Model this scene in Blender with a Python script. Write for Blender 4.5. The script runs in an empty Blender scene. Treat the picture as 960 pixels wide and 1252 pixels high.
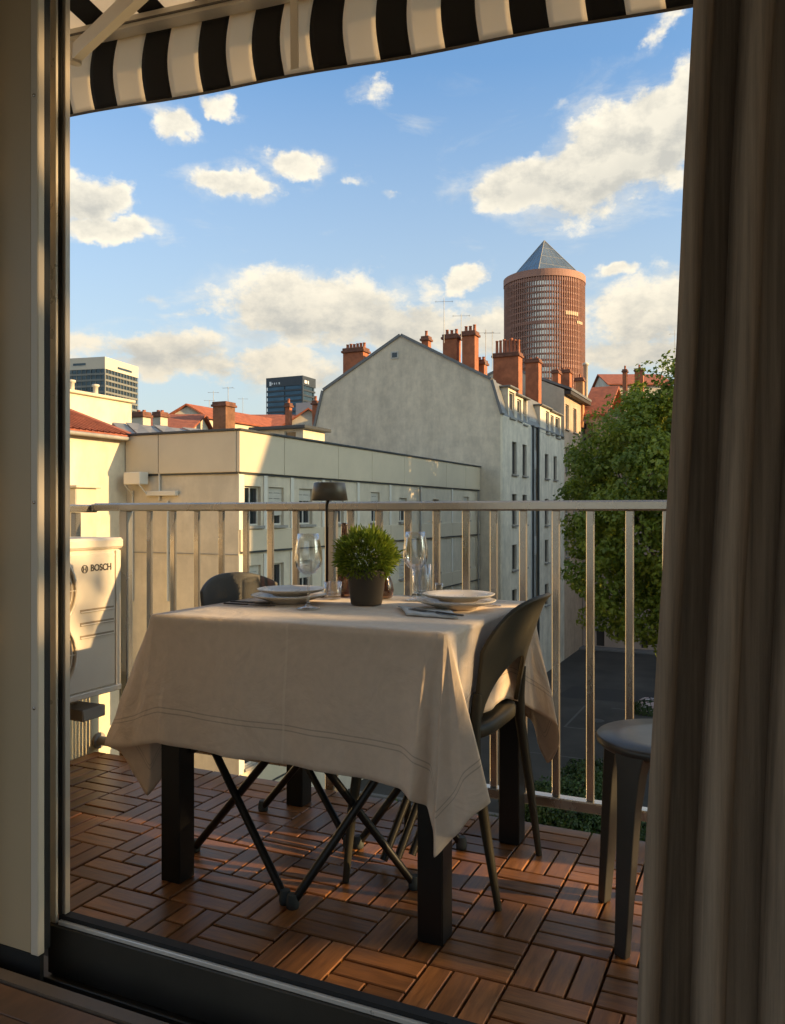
import bpy, bmesh, math, random
import numpy as np
from mathutils import Vector, Matrix, Euler

random.seed(7)
rng = np.random.default_rng(11)
SC = bpy.context.scene
COL = SC.collection
RAD = math.radians

# ------------------------------------------------------------------ camera
EYE = Vector((0.0, 0.0, 1.03))          # metres above the balcony deck (deck = 0)
YAW = RAD(24.84)
RGT = Vector((math.cos(YAW), math.sin(YAW), 0))
FWD = Vector((-math.sin(YAW), math.cos(YAW), 0))
cam_d = bpy.data.cameras.new('camera')
cam_d.sensor_fit = 'VERTICAL'
cam_d.sensor_height = 36.0
cam_d.lens = 1000.0 / 1252.0 * 36.0
cam_d.clip_start = 0.02
cam_d.clip_end = 6000
cam = bpy.data.objects.new('camera', cam_d)
cam.location = EYE
cam.rotation_euler = (RAD(90), 0, YAW)
COL.objects.link(cam)
SC.camera = cam

# ------------------------------------------------------------------ light
SUN_EL, SUN_AZ = RAD(16.0), RAD(9.0)     # azimuth counted from +X towards +Y
SUN_DIR = Vector((math.cos(SUN_EL) * math.cos(SUN_AZ), math.cos(SUN_EL) * math.sin(SUN_AZ), math.sin(SUN_EL)))
sun_d = bpy.data.lights.new('sun', 'SUN')
sun_d.energy = 3.0
sun_d.angle = RAD(0.5)
sun_d.color = (1.0, 0.66, 0.30)
sun = bpy.data.objects.new('sun', sun_d)
sun.rotation_euler = (-SUN_DIR).to_track_quat('-Z', 'Y').to_euler()
sun.location = (30, 5, 40)
COL.objects.link(sun)

SC.view_settings.view_transform = 'Standard'
SC.view_settings.look = 'None'
SC.view_settings.gamma = 1.0
SC.view_settings.use_curve_mapping = False
SC.view_settings.exposure = 1.38
SC.cycles.max_bounces = 10
SC.cycles.diffuse_bounces = 5
SC.cycles.transmission_bounces = 10
SC.cycles.transparent_max_bounces = 12
SC.cycles.caustics_reflective = False
SC.cycles.caustics_refractive = False


def pix(u, v):
    return (FWD + RGT * ((u - 480) / 1000.0) + Vector((0, 0, 1)) * ((626 - v) / 1000.0))


def at_d(u, v, d):
    return EYE + pix(u, v) * d


def at_z(u, v, z):
    r = pix(u, v)
    return EYE + r * ((z - EYE.z) / r.z)


def at_y(u, v, y):
    r = pix(u, v)
    return EYE + r * (y / r.y)


def at_x(u, v, x):
    r = pix(u, v)
    return EYE + r * (x / r.x)


# ------------------------------------------------------------------ world: sky and clouds
world = bpy.data.worlds.new('World')
SC.world = world
world.use_nodes = True
wn, wl = world.node_tree.nodes, world.node_tree.links
wn.clear()


def wmath(op, a, b=None, clamp=False):
    n = wn.new('ShaderNodeMath'); n.operation = op; n.use_clamp = clamp
    for i, x in enumerate((a, b)):
        if x is None: continue
        if isinstance(x, (int, float)): n.inputs[i].default_value = x
        else: wl.new(x, n.inputs[i])
    return n.outputs[0]


def wmap(x, a, b, c, d, smooth=True):
    n = wn.new('ShaderNodeMapRange'); n.interpolation_type = 'SMOOTHSTEP' if smooth else 'LINEAR'
    wl.new(x, n.inputs[0])
    for i, q in enumerate((a, b, c, d)): n.inputs[i + 1].default_value = q
    return n.outputs[0]


def wmix(f, a, b):
    n = wn.new('ShaderNodeMix'); n.data_type = 'RGBA'
    for i, x in ((0, f), (6, a), (7, b)):
        if isinstance(x, (int, float)): n.inputs[i].default_value = x
        elif isinstance(x, tuple): n.inputs[i].default_value = x
        else: wl.new(x, n.inputs[i])
    return n.outputs[2]


SKY_STRENGTH = 0.15
sky = wn.new('ShaderNodeTexSky')
sky.sky_type = 'NISHITA'
sky.sun_disc = False
sky.sun_elevation = SUN_EL
sky.sun_rotation = RAD(90) - SUN_AZ
sky.altitude = 200
sky.air_density = 1.0
sky.dust_density = 2.6
sky.ozone_density = 1.3
tc = wn.new('ShaderNodeTexCoord')
sep = wn.new('ShaderNodeSeparateXYZ'); wl.new(tc.outputs['Generated'], sep.inputs[0])
az = wmath('ARCTAN2', sep.outputs[0], sep.outputs[1])        # 0 at +Y, positive to +X
el = wmath('ARCSINE', sep.outputs[2])
comb = wn.new('ShaderNodeCombineXYZ'); wl.new(az, comb.inputs[0]); wl.new(el, comb.inputs[1])
P = comb.outputs[0]


def wnoise(vec, scale, detail, rough, stretch=(1, 1, 1), off=(0, 0, 0), dist=0.0):
    m = wn.new('ShaderNodeMapping'); m.inputs['Scale'].default_value = stretch; m.inputs['Location'].default_value = off
    wl.new(vec, m.inputs[0])
    n = wn.new('ShaderNodeTexNoise'); n.inputs['Scale'].default_value = scale
    n.inputs['Detail'].default_value = detail; n.inputs['Roughness'].default_value = rough
    n.inputs['Distortion'].default_value = dist
    wl.new(m.outputs[0], n.inputs['Vector'])
    return n.outputs[0]


def azel(u, v):
    d = pix(u, v).normalized()
    return math.atan2(d.x, d.y), math.asin(d.z)


# u, v, half width, half height, tilt (deg, positive = right end up), weight
CLOUDS = [(215, 152, 52, 26, -8, 1), (283, 136, 36, 17, -28, .8), (288, 222, 72, 20, 0, .95), (362, 196, 48, 20, -5, .95),
          (104, 238, 62, 34, 0, 1.1), (135, 278, 82, 20, -4, 1.05), (460, 115, 32, 22, 20, .62), (436, 213, 22, 10, 0, .6),
          (765, 180, 165, 78, 20, 1.2), (660, 222, 120, 44, 6, 1.1), (826, 130, 75, 62, 30, 1.05), (390, 374, 165, 54, 0, 1.08),
          (490, 395, 150, 40, -4, .9), (566, 344, 36, 17, 8, .85), (755, 325, 46, 13, 0, .85), (800, 378, 140, 58, 10, .95),
          (212, 430, 120, 30, 0, .92), (612, 385, 56, 34, 0, .7), (818, 18, 60, 22, 35, .62), (190, 367, 20, 8, 0, .6),
          (770, 432, 150, 34, 0, .85), (330, 450, 330, 34, 0, .78), (228, 386, 34, 9, 0, .55), (490, 222, 14, 8, 0, .5),
          (684, 128, 14, 9, 0, .5), (585, 400, 150, 40, 0, .85), (130, 422, 110, 22, 4, .75)]
warpn = wn.new('ShaderNodeTexNoise'); warpn.inputs['Scale'].default_value = 10; warpn.inputs['Detail'].default_value = 5; warpn.inputs['Roughness'].default_value = .6
wl.new(P, warpn.inputs['Vector'])
wsub = wn.new('ShaderNodeVectorMath'); wsub.operation = 'SUBTRACT'; wl.new(warpn.outputs['Color'], wsub.inputs[0]); wsub.inputs[1].default_value = (.5, .5, .5)
wsc = wn.new('ShaderNodeVectorMath'); wsc.operation = 'MULTIPLY'; wl.new(wsub.outputs[0], wsc.inputs[0]); wsc.inputs[1].default_value = (.13, .07, 0)
wadd = wn.new('ShaderNodeVectorMath'); wadd.operation = 'ADD'; wl.new(P, wadd.inputs[0]); wl.new(wsc.outputs[0], wadd.inputs[1])
PW = wadd.outputs[0]
mask = None
vert = None
for (cu, cv, hw, hh, tilt, wt) in CLOUDS:
    a0, e0 = azel(cu, cv)
    a1, _ = azel(cu + hw, cv); _, e1 = azel(cu, cv - hh)
    m = wn.new('ShaderNodeMapping'); m.vector_type = 'TEXTURE'
    m.inputs['Location'].default_value = (a0, e0, 0)
    m.inputs['Rotation'].default_value = (0, 0, RAD(tilt))
    m.inputs['Scale'].default_value = (abs(a1 - a0), abs(e1 - e0), 1)
    wl.new(PW, m.inputs[0])
    ln = wn.new('ShaderNodeVectorMath'); ln.operation = 'LENGTH'; wl.new(m.outputs[0], ln.inputs[0])
    f = wmap(ln.outputs['Value'], 0.15, 1.45, wt, 0.0)
    mask = f if mask is None else wmath('MAXIMUM', mask, f)
    if hh >= 30:                       # big clouds: remember how high inside the cloud we are
        sy = wn.new('ShaderNodeSeparateXYZ'); wl.new(m.outputs[0], sy.inputs[0])
        g_ = wmath('MULTIPLY', f, wmap(sy.outputs[1], -.75, .35, 1, 0))
        vert = g_ if vert is None else wmath('MAXIMUM', vert, g_)
# the rest of the sky carries the same broken cloud
gen = wmap(wnoise(P, 3.2, 3, .5, (1, 2.2, 1), (3.1, 1.7, 0)), .42, .68, 0, .95)
outside = wmap(wmath('ABSOLUTE', wmath('ADD', az, YAW)), .52, .75, 0, 1)
high = wmap(el, .62, .8, 0, 1)
gen = wmath('MULTIPLY', gen, wmath('MAXIMUM', outside, high))
mask = wmath('MAXIMUM', mask, gen)
STR = (1, 1.5, 1)
n1 = wnoise(P, 15, 11, .64, STR)
n2 = wnoise(P, 15, 11, .64, STR, (.010, -.030, 0))
dens = wmath('ADD', wmath('MULTIPLY', mask, 1.18), wmath('MULTIPLY', wmath('SUBTRACT', n1, .5), 2.0))
n3 = wnoise(P, 7, 7, .62, (1, 2.6, 1), (5.3, 2.2, 0), .6)
dens3 = wmath('ADD', wmath('MULTIPLY', mask, .75), wmath('MULTIPLY', wmath('SUBTRACT', n3, .5), 1.9))
wisp = wmath('MULTIPLY', wmap(dens3, .10, .85, 0, 1), .62)
alpha = wmath('MAXIMUM', wmap(dens, .38, .90, 0, 1), wisp)
thick = wmap(dens, .55, 1.5, 0, 1)
rel = wmap(wmath('SUBTRACT', n1, n2), -.15, .10, .12, 1, False)
shade = wmath('SUBTRACT', wmath('ADD', wmath('MULTIPLY', rel, .75), wmath('MULTIPLY', wmath('SUBTRACT', 1.0, thick), .45)), wmath('MULTIPLY', vert, .50), True)
lowsky = wmap(el, .10, .34, 1, 0)
bright = wmix(lowsky, (2.85, 2.62, 2.12, 1), (2.45, 2.15, 1.65, 1))
dark = wmix(lowsky, (1.65, 1.60, 1.42, 1), (1.3, 1.28, 1.18, 1))
ccol = wmix(shade, dark, bright)
# thin veil towards the horizon, as in a summer evening
veil = wmap(el, .0, .50, .88, .03, False)
tint = wn.new('ShaderNodeMix'); tint.data_type = 'RGBA'; tint.blend_type = 'MULTIPLY'; tint.inputs[0].default_value = 1
wl.new(sky.outputs[0], tint.inputs[6]); tint.inputs[7].default_value = (.48, .67, .80, 1)
veiled = wmix(veil, tint.outputs[2], (1.85, 1.84, 1.60, 1))
final = wmix(wmath('MULTIPLY', alpha, .96), veiled, ccol)
bg = wn.new('ShaderNodeBackground'); wl.new(final, bg.inputs[0]); bg.inputs[1].default_value = SKY_STRENGTH
wo = wn.new('ShaderNodeOutputWorld'); wl.new(bg.outputs[0], wo.inputs[0])
world.cycles.sampling_method = 'MANUAL'
world.cycles.sample_map_resolution = 512


# ------------------------------------------------------------------ materials
def lin(c):
    return tuple(((x / 12.92) if x <= .04045 else ((x + .055) / 1.055) ** 2.4) for x in c)


MATS = {}


def mat(name, col, rough=.75, metal=0.0, var=0.0, vscale=6.0, stretch=(1, 1, 1), bump=0.0, bscale=60.0, bdist=.004,
        rand=0.0, spec=.5, col2=None, coat=0.0, detail=5):
    if name in MATS: return MATS[name]
    m = bpy.data.materials.new(name); m.use_nodes = True
    n, l = m.node_tree.nodes, m.node_tree.links
    b = n['Principled BSDF']
    b.inputs['Roughness'].default_value = rough
    b.inputs['Metallic'].default_value = metal
    b.inputs['Specular IOR Level'].default_value = spec
    b.inputs['Coat Weight'].default_value = coat
    b.inputs['Base Color'].default_value = (*col, 1)
    t = n.new('ShaderNodeTexCoord')
    if var or col2:
        mp = n.new('ShaderNodeMapping'); mp.inputs['Scale'].default_value = stretch; l.new(t.outputs['Object'], mp.inputs[0])
        vec = mp.outputs[0]
        if rand:
            oi = n.new('ShaderNodeObjectInfo'); ad = n.new('ShaderNodeVectorMath'); ad.operation = 'MULTIPLY_ADD'
            l.new(oi.outputs['Random'], ad.inputs[0]); ad.inputs[1].default_value = (37, 53, 71); l.new(vec, ad.inputs[2]); vec = ad.outputs[0]
        ns = n.new('ShaderNodeTexNoise'); ns.inputs['Scale'].default_value = vscale; ns.inputs['Detail'].default_value = detail
        ns.inputs['Roughness'].default_value = .62
        l.new(vec, ns.inputs['Vector'])
        mr = n.new('ShaderNodeMapRange'); l.new(ns.outputs[0], mr.inputs[0])
        mr.inputs[1].default_value = .3; mr.inputs[2].default_value = .7
        c2 = col2 or tuple(x * (1 - var) for x in col)
        c1 = col if col2 else tuple(min(1, x * (1 + var * .5)) for x in col)
        mx = n.new('ShaderNodeMix'); mx.data_type = 'RGBA'
        l.new(mr.outputs[0], mx.inputs[0]); mx.inputs[6].default_value = (*c2, 1); mx.inputs[7].default_value = (*c1, 1)
        out = mx.outputs[2]
        if rand:
            hv = n.new('ShaderNodeHueSaturation'); l.new(out, hv.inputs['Color'])
            r2 = n.new('ShaderNodeMapRange'); l.new(oi.outputs['Random'], r2.inputs[0]); r2.inputs[3].default_value = 1 - rand; r2.inputs[4].default_value = 1 + rand
            l.new(r2.outputs[0], hv.inputs['Value']); out = hv.outputs[0]
        l.new(out, b.inputs['Base Color'])
        rr = n.new('ShaderNodeMapRange'); l.new(ns.outputs[0], rr.inputs[0])
        rr.inputs[3].default_value = max(0, rough - .1); rr.inputs[4].default_value = min(1, rough + .1)
        l.new(rr.outputs[0], b.inputs['Roughness'])
    if bump:
        nb = n.new('ShaderNodeTexNoise'); nb.inputs['Scale'].default_value = bscale; nb.inputs['Detail'].default_value = 4
        mb_ = n.new('ShaderNodeMapping'); mb_.inputs['Scale'].default_value = stretch; l.new(t.outputs['Object'], mb_.inputs[0])
        l.new(mb_.outputs[0], nb.inputs['Vector'])
        bp = n.new('ShaderNodeBump'); bp.inputs['Strength'].default_value = bump; bp.inputs['Distance'].default_value = bdist
        l.new(nb.outputs[0], bp.inputs['Height']); l.new(bp.outputs[0], b.inputs['Normal'])
    MATS[name] = m
    return m


def glass(name, col=(1, 1, 1), refl=.9):
    """thin-walled glass: clear straight through, mirror-like at grazing angles"""
    m = bpy.data.materials.new(name); m.use_nodes = True
    n, l = m.node_tree.nodes, m.node_tree.links
    n.remove(n['Principled BSDF'])
    tr = n.new('ShaderNodeBsdfTransparent'); tr.inputs[0].default_value = (*col, 1)
    gl = n.new('ShaderNodeBsdfGlossy'); gl.inputs['Roughness'].default_value = .02; gl.inputs[0].default_value = (refl, refl, refl, 1)
    lw_ = n.new('ShaderNodeLayerWeight'); lw_.inputs['Blend'].default_value = .5
    pw = n.new('ShaderNodeMath'); pw.operation = 'POWER'; l.new(lw_.outputs['Facing'], pw.inputs[0]); pw.inputs[1].default_value = 1.8
    fr = n.new('ShaderNodeMapRange'); l.new(pw.outputs[0], fr.inputs[0]); fr.inputs[3].default_value = .09; fr.inputs[4].default_value = .85
    ms = n.new('ShaderNodeMixShader'); l.new(fr.outputs[0], ms.inputs[0]); l.new(tr.outputs[0], ms.inputs[1]); l.new(gl.outputs[0], ms.inputs[2])
    l.new(ms.outputs[0], n['Material Output'].inputs[0])
    MATS[name] = m
    return m


def leafmat(name, c1, c2, trans=.35, rough=.5):
    m = bpy.data.materials.new(name); m.use_nodes = True
    n, l = m.node_tree.nodes, m.node_tree.links
    b = n['Principled BSDF']; b.inputs['Roughness'].default_value = rough
    at = n.new('ShaderNodeAttribute'); at.attribute_name = 'tint'
    mx = n.new('ShaderNodeMix'); mx.data_type = 'RGBA'
    l.new(at.outputs['Fac'], mx.inputs[0]); mx.inputs[6].default_value = (*c1, 1); mx.inputs[7].default_value = (*c2, 1)
    l.new(mx.outputs[2], b.inputs['Base Color'])
    tr = n.new('ShaderNodeBsdfTranslucent'); l.new(mx.outputs[2], tr.inputs[0])
    ms = n.new('ShaderNodeMixShader'); ms.inputs[0].default_value = trans
    l.new(b.outputs[0], ms.inputs[1]); l.new(tr.outputs[0], ms.inputs[2])
    l.new(ms.outputs[0], n['Material Output'].inputs[0])
    MATS[name] = m
    return m


# ------------------------------------------------------------------ mesh helpers
class MB:
    def __init__(s): s.v = []; s.f = []; s.smooth = []

    def add(s, vs, fs, smooth=False):
        o = len(s.v); s.v += [tuple(x) for x in vs]
        for f in fs: s.f.append(tuple(i + o for i in f)); s.smooth.append(smooth)
        return s

    def box(s, a, b, M=None):
        (x0, y0, z0), (x1, y1, z1) = a, b
        vs = [Vector(p) for p in ((x0, y0, z0), (x1, y0, z0), (x1, y1, z0), (x0, y1, z0), (x0, y0, z1), (x1, y0, z1), (x1, y1, z1), (x0, y1, z1))]
        if M: vs = [M @ p for p in vs]
        return s.add(vs, [(0, 3, 2, 1), (4, 5, 6, 7), (0, 1, 5, 4), (1, 2, 6, 5), (2, 3, 7, 6), (3, 0, 4, 7)])

    def bev(s, a, b, r=.004, M=None):
        """box with chamfered edges"""
        lo, hi = Vector(a), Vector(b)
        bm = bmesh.new()
        bmesh.ops.create_cube(bm, size=1.0)
        for v in bm.verts:
            v.co = Vector((lo[i] + (hi[i] - lo[i]) * (v.co[i] + .5) for i in range(3)))
        bmesh.ops.bevel(bm, geom=bm.edges[:], offset=r, segments=1, affect='EDGES')
        bm.verts.index_update()
        vs = [(M @ v.co) if M else v.co.copy() for v in bm.verts]
        s.add(vs, [tuple(v.index for v in f.verts) for f in bm.faces]); bm.free()
        return s

    def prism(s, poly, off):
        """poly: list of 3-D points (one planar outline), off: extrusion vector"""
        n = len(poly); off = Vector(off); p = [Vector(q) for q in poly]
        nrm = Vector((0, 0, 0))
        for i in range(n):
            nrm += p[i].cross(p[(i + 1) % n])
        if nrm.dot(off) > 0: p = p[::-1]
        vs = p + [q + off for q in p]
        fs = [tuple(range(n)), tuple(range(2 * n - 1, n - 1, -1))] + [(i, i + n, (i + 1) % n + n, (i + 1) % n) for i in range(n)]
        return s.add(vs, fs)

    def tube(s, pts, rad, seg=8, cap=True, flat=None):
        pts = [Vector(p) for p in pts]; n = len(pts)
        if not isinstance(rad, (list, tuple)): rad = [rad] * n
        vs = []; up = None
        for i, p in enumerate(pts):
            d = (pts[min(i + 1, n - 1)] - pts[max(i - 1, 0)]).normalized()
            if up is None: up = Vector((0, 0, 1)) if abs(d.z) < .9 else Vector((1, 0, 0))
            a = d.cross(up).normalized(); b = a.cross(d).normalized()
            for k in range(seg):
                t = 2 * math.pi * (k + .5) / seg
                vs.append(p + (a * math.cos(t) + b * math.sin(t)) * rad[i])
        fs = []
        for i in range(n - 1):
            for k in range(seg):
                fs.append((i * seg + k, i * seg + (k + 1) % seg, (i + 1) * seg + (k + 1) % seg, (i + 1) * seg + k))
        s.add(vs, fs, seg > 4)
        if cap:
            s.add(vs[:seg], [tuple(range(seg - 1, -1, -1))]); s.add(vs[-seg:], [tuple(range(seg))])
        return s

    def lathe(s, prof, c=(0, 0, 0), seg=32, smooth=True, M=None, cap=True):
        vs = []; n = len(prof)
        for r, z in prof:
            for k in range(seg):
                t = 2 * math.pi * k / seg
                p = Vector((r * math.cos(t), r * math.sin(t), z))
                if M: p = M @ p
                vs.append(p + Vector(c))
        fs = []
        for i in range(n - 1):
            for k in range(seg):
                fs.append((i * seg + k, i * seg + (k + 1) % seg, (i + 1) * seg + (k + 1) % seg, (i + 1) * seg + k))
        s.add(vs, fs, smooth)
        if cap and prof[0][0] > 1e-5: s.add(vs[:seg], [tuple(range(seg - 1, -1, -1))])
        if cap and prof[-1][0] > 1e-5: s.add(vs[-seg:], [tuple(range(seg))])
        return s

    def build(s, name, m=None, parent=None, base=None, smooth=None, merge=False):
        me = bpy.data.meshes.new(name)
        off = woff(parent) if parent is not None else (Vector(base) if base is not None else Vector((0, 0, 0)))
        me.from_pydata([tuple(Vector(p) - (off if parent is None else Vector((0, 0, 0)))) for p in s.v], [], s.f)
        fl = s.smooth if smooth is None else [smooth] * len(s.f)
        me.polygons.foreach_set('use_smooth', fl)
        if merge:
            bm = bmesh.new(); bm.from_mesh(me); bmesh.ops.remove_doubles(bm, verts=bm.verts, dist=1e-6)
            bmesh.ops.recalc_face_normals(bm, faces=bm.faces); bm.to_mesh(me); bm.free()
        if m: me.materials.append(m)
        o = bpy.data.objects.new(name, me); COL.objects.link(o)
        if parent is not None:
            o.parent = parent; o.location = -off
            WOFF[o.name] = Vector((0, 0, 0))
        else:
            o.location = off; WOFF[o.name] = off
        return o


WOFF = {}


def woff(o):
    return WOFF.get(o.name, Vector((0, 0, 0)))


def thing(name, label, cat, base=(0, 0, 0), group=None):
    o = bpy.data.objects.new(name, None); COL.objects.link(o)
    o.location = base; o.empty_display_size = .1
    WOFF[o.name] = Vector(base)
    return tag(o, label, cat, group)


def tag(o, label=None, cat=None, group=None, kind=None):
    if label: o['label'] = label
    if cat: o['category'] = cat
    if group: o['group'] = group
    if kind: o['kind'] = kind
    return o


def struct(o):
    o['kind'] = 'structure'; return o


def stuff(o):
    o['kind'] = 'stuff'; return o


def share(src, name, parent, loc, rotz=0.0, scale=None):
    """another object on the same mesh, placed in the parent's own space"""
    o = bpy.data.objects.new(name, src); COL.objects.link(o)
    o.parent = parent; o.location = loc; o.rotation_euler = (0, 0, rotz)
    if scale: o.scale = scale
    return o


def holed_wall(mb, O, U, N, u0, u1, z0, z1, holes, depth):
    """upright wall face with real openings and reveals. O + U*u + Z*z, N points out of the wall"""
    O, U, N = Vector(O), Vector(U), Vector(N)
    us = sorted({u0, u1, *[h[0] for h in holes], *[h[1] for h in holes]}); us = [u for u in us if u0 <= u <= u1]
    zs = sorted({z0, z1, *[h[2] for h in holes], *[h[3] for h in holes]}); zs = [z for z in zs if z0 <= z <= z1]
    pt = lambda u, z, d=0: Vector((O.x, O.y, 0)) + U * u + Vector((0, 0, z)) - N * d
    flip = U.cross(Vector((0, 0, 1))).dot(N) < 0
    def q(a, b, c, d):
        mb.add([a, b, c, d], [(3, 2, 1, 0) if flip else (0, 1, 2, 3)])
    for i in range(len(us) - 1):
        for j in range(len(zs) - 1):
            cu, cz = (us[i] + us[i + 1]) / 2, (zs[j] + zs[j + 1]) / 2
            if any(h[0] < cu < h[1] and h[2] < cz < h[3] for h in holes): continue
            q(pt(us[i], zs[j]), pt(us[i + 1], zs[j]), pt(us[i + 1], zs[j + 1]), pt(us[i], zs[j + 1]))
    for a, b, c, d in holes:
        q(pt(a, c), pt(a, c, depth), pt(a, d, depth), pt(a, d)) if False else None
        for (p1, p2) in (((a, c), (b, c)), ((b, c), (b, d)), ((b, d), (a, d)), ((a, d), (a, c))):
            q(pt(*p1), pt(*p2), pt(*p2, depth), pt(*p1, depth))


def obox(mb, O, U, N, u0, u1, z0, z1, d0, d1):
    """box on a wall: d measured outwards along N"""
    O, U, N = Vector(O), Vector(U), Vector(N)
    pt = lambda u, z, d: Vector((O.x, O.y, 0)) + U * u + Vector((0, 0, z)) + N * d
    vs = [pt(u0, z0, d0), pt(u1, z0, d0), pt(u1, z0, d1), pt(u0, z0, d1), pt(u0, z1, d0), pt(u1, z1, d0), pt(u1, z1, d1), pt(u0, z1, d1)]
    fs = [(0, 3, 2, 1), (4, 5, 6, 7), (0, 1, 5, 4), (1, 2, 6, 5), (2, 3, 7, 6), (3, 0, 4, 7)]
    if U.cross(N).z < 0: fs = [f[::-1] for f in fs]
    mb.add(vs, fs)


def window(parent, O, U, N, h, depth, fm, pm, sill=None, shutter=None, shut=0.0, bars=1, fw=.07):
    """a window part in hole h: frame; pane, sill and shutter are its sub-parts"""
    a, b, c, d = h
    f = MB()
    e = .004
    D = -depth + .02
    for (x0, x1, y0, y1) in ((a + e, b - e, d - fw, d - e), (a + e, b - e, c + e, c + fw), (a + e, a + fw, c + fw, d - fw), (b - fw, b - e, c + fw, d - fw)):
        obox(f, O, U, N, x0, x1, y0, y1, D, D + .06)
    for k in range(bars):
        x = a + (b - a) * (k + 1) / (bars + 1)
        obox(f, O, U, N, x - fw * .5, x + fw * .5, c + fw, d - fw, D, D + .055)
    fo = f.build('window', fm, parent)
    p = MB(); obox(p, O, U, N, a + fw * .7, b - fw * .7, c + fw * .7, d - fw * .7, D + .012, D + .028)
    p.build('pane', pm, fo)
    if sill:
        s_ = MB(); obox(s_, O, U, N, a - .08, b + .08, c - .09, c - .004, .003, .12); s_.build('sill', sill, fo)
    if shutter and shut > 0:
        s_ = MB(); z = d - (d - c) * shut
        n = max(2, int((d - z) / .16))
        for k in range(n):
            obox(s_, O, U, N, a + .01, b - .01, z + (d - z) * k / n + .008, z + (d - z) * (k + 1) / n - .004, D + .07, D + .10)
        s_.build('shutter', shutter, fo)
    return fo


def leaf_mesh(name, pos, nrm, size, aspect, tint, m, parent=None, base=None, fold=.25):
    """many small folded leaves (two triangles each way), numpy built"""
    n = len(pos)
    nrm = nrm / np.linalg.norm(nrm, axis=1, keepdims=True)
    t = rng.normal(size=(n, 3)); t -= (t * nrm).sum(1, keepdims=True) * nrm
    t /= np.linalg.norm(t, axis=1, keepdims=True)
    b = np.cross(nrm, t)
    L = (size * .5)[:, None]; W = L * aspect
    p0 = pos - t * L; p2 = pos + t * L - nrm * L * fold; p1 = pos + b * W + nrm * W * fold; p3 = pos - b * W + nrm * W * fold
    V = np.stack([p0, p1, p2, p3], 1).reshape(-1, 3)
    off = np.array(woff(parent) if parent is not None else (base if base is not None else (0, 0, 0)), float)
    if parent is None: V = V - off
    idx = np.arange(n) * 4
    F = np.stack([np.stack([idx, idx + 1, idx + 2], 1), np.stack([idx, idx + 2, idx + 3], 1)], 1).reshape(-1)
    me = bpy.data.meshes.new(name)
    me.vertices.add(4 * n); me.vertices.foreach_set('co', V.ravel())
    me.loops.add(6 * n); me.loops.foreach_set('vertex_index', F)
    me.polygons.add(2 * n); me.polygons.foreach_set('loop_start', np.arange(2 * n) * 3)
    at = me.attributes.new('tint', 'FLOAT', 'POINT'); at.data.foreach_set('value', np.repeat(tint, 4).astype(np.float32))
    me.update(calc_edges=True); me.validate()
    me.materials.append(m)
    o = bpy.data.objects.new(name, me); COL.objects.link(o)
    if parent is not None:
        o.parent = parent; o.location = tuple(-off)
        WOFF[o.name] = Vector((0, 0, 0))
    else:
        o.location = tuple(off)
    return o

# ================================================================== materials in use
m_asphalt = mat('asphalt', (.055, .050, .042), .9, var=.5, vscale=.45, bump=.4, bscale=40)
m_earth = mat('soil', (.06, .052, .036), .95, var=.4, vscale=.4)
m_pave = mat('pavement_stone', (.17, .16, .145), .9, var=.25, vscale=1.2)
m_paint = mat('road_paint', (.10, .095, .085), .8, var=.25, vscale=5)
m_cream = mat('cream_render', (.62, .54, .40), .85, var=.10, vscale=.5, stretch=(1, 1, .35), bump=.1, bscale=30)
m_cream_panel = mat('cream_panel', (.60, .51, .36), .7, var=.08, vscale=.7)
m_pale_panel = mat('pale_panel', (.66, .62, .52), .7, var=.10, vscale=.8, stretch=(1, 1, .4))
m_yellow = mat('warm_white_render', (.68, .60, .44), .85, var=.12, vscale=.35, stretch=(1, 1, .3))
m_gable = mat('weathered_render', (.80, .69, .50), .9, vscale=.22, stretch=(1, 1, .8), col2=(.64, .56, .42), detail=9, bump=.15, bscale=8, bdist=.02)


def weather(m, amt=.35, scale=.9, stretch=(1.7, 1.7, .42)):
    """rain streaks and blotches over a rendered wall"""
    n, l = m.node_tree.nodes, m.node_tree.links
    b = n['Principled BSDF']; src = b.inputs['Base Color'].links[0].from_socket
    t = n.new('ShaderNodeTexCoord'); mp = n.new('ShaderNodeMapping'); mp.inputs['Scale'].default_value = stretch; l.new(t.outputs['Object'], mp.inputs[0])
    ns = n.new('ShaderNodeTexNoise'); ns.inputs['Scale'].default_value = scale; ns.inputs['Detail'].default_value = 7; ns.inputs['Roughness'].default_value = .65; l.new(mp.outputs[0], ns.inputs['Vector'])
    n2_ = n.new('ShaderNodeTexNoise'); n2_.inputs['Scale'].default_value = 1.7; n2_.inputs['Detail'].default_value = 8; n2_.inputs['Roughness'].default_value = .7; l.new(t.outputs['Object'], n2_.inputs['Vector'])
    ad = n.new('ShaderNodeMath'); ad.operation = 'ADD'; l.new(ns.outputs[0], ad.inputs[0]); l.new(n2_.outputs[0], ad.inputs[1])
    mr = n.new('ShaderNodeMapRange'); l.new(ad.outputs[0], mr.inputs[0]); mr.inputs[1].default_value = .82; mr.inputs[2].default_value = 1.2; mr.inputs[3].default_value = 1 - amt; mr.inputs[4].default_value = 1.06
    mx = n.new('ShaderNodeMix'); mx.data_type = 'RGBA'; mx.blend_type = 'MULTIPLY'; mx.inputs[0].default_value = 1.0
    l.new(src, mx.inputs[6]); l.new(mr.outputs[0], mx.inputs[7]); l.new(mx.outputs[2], b.inputs['Base Color'])


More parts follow.
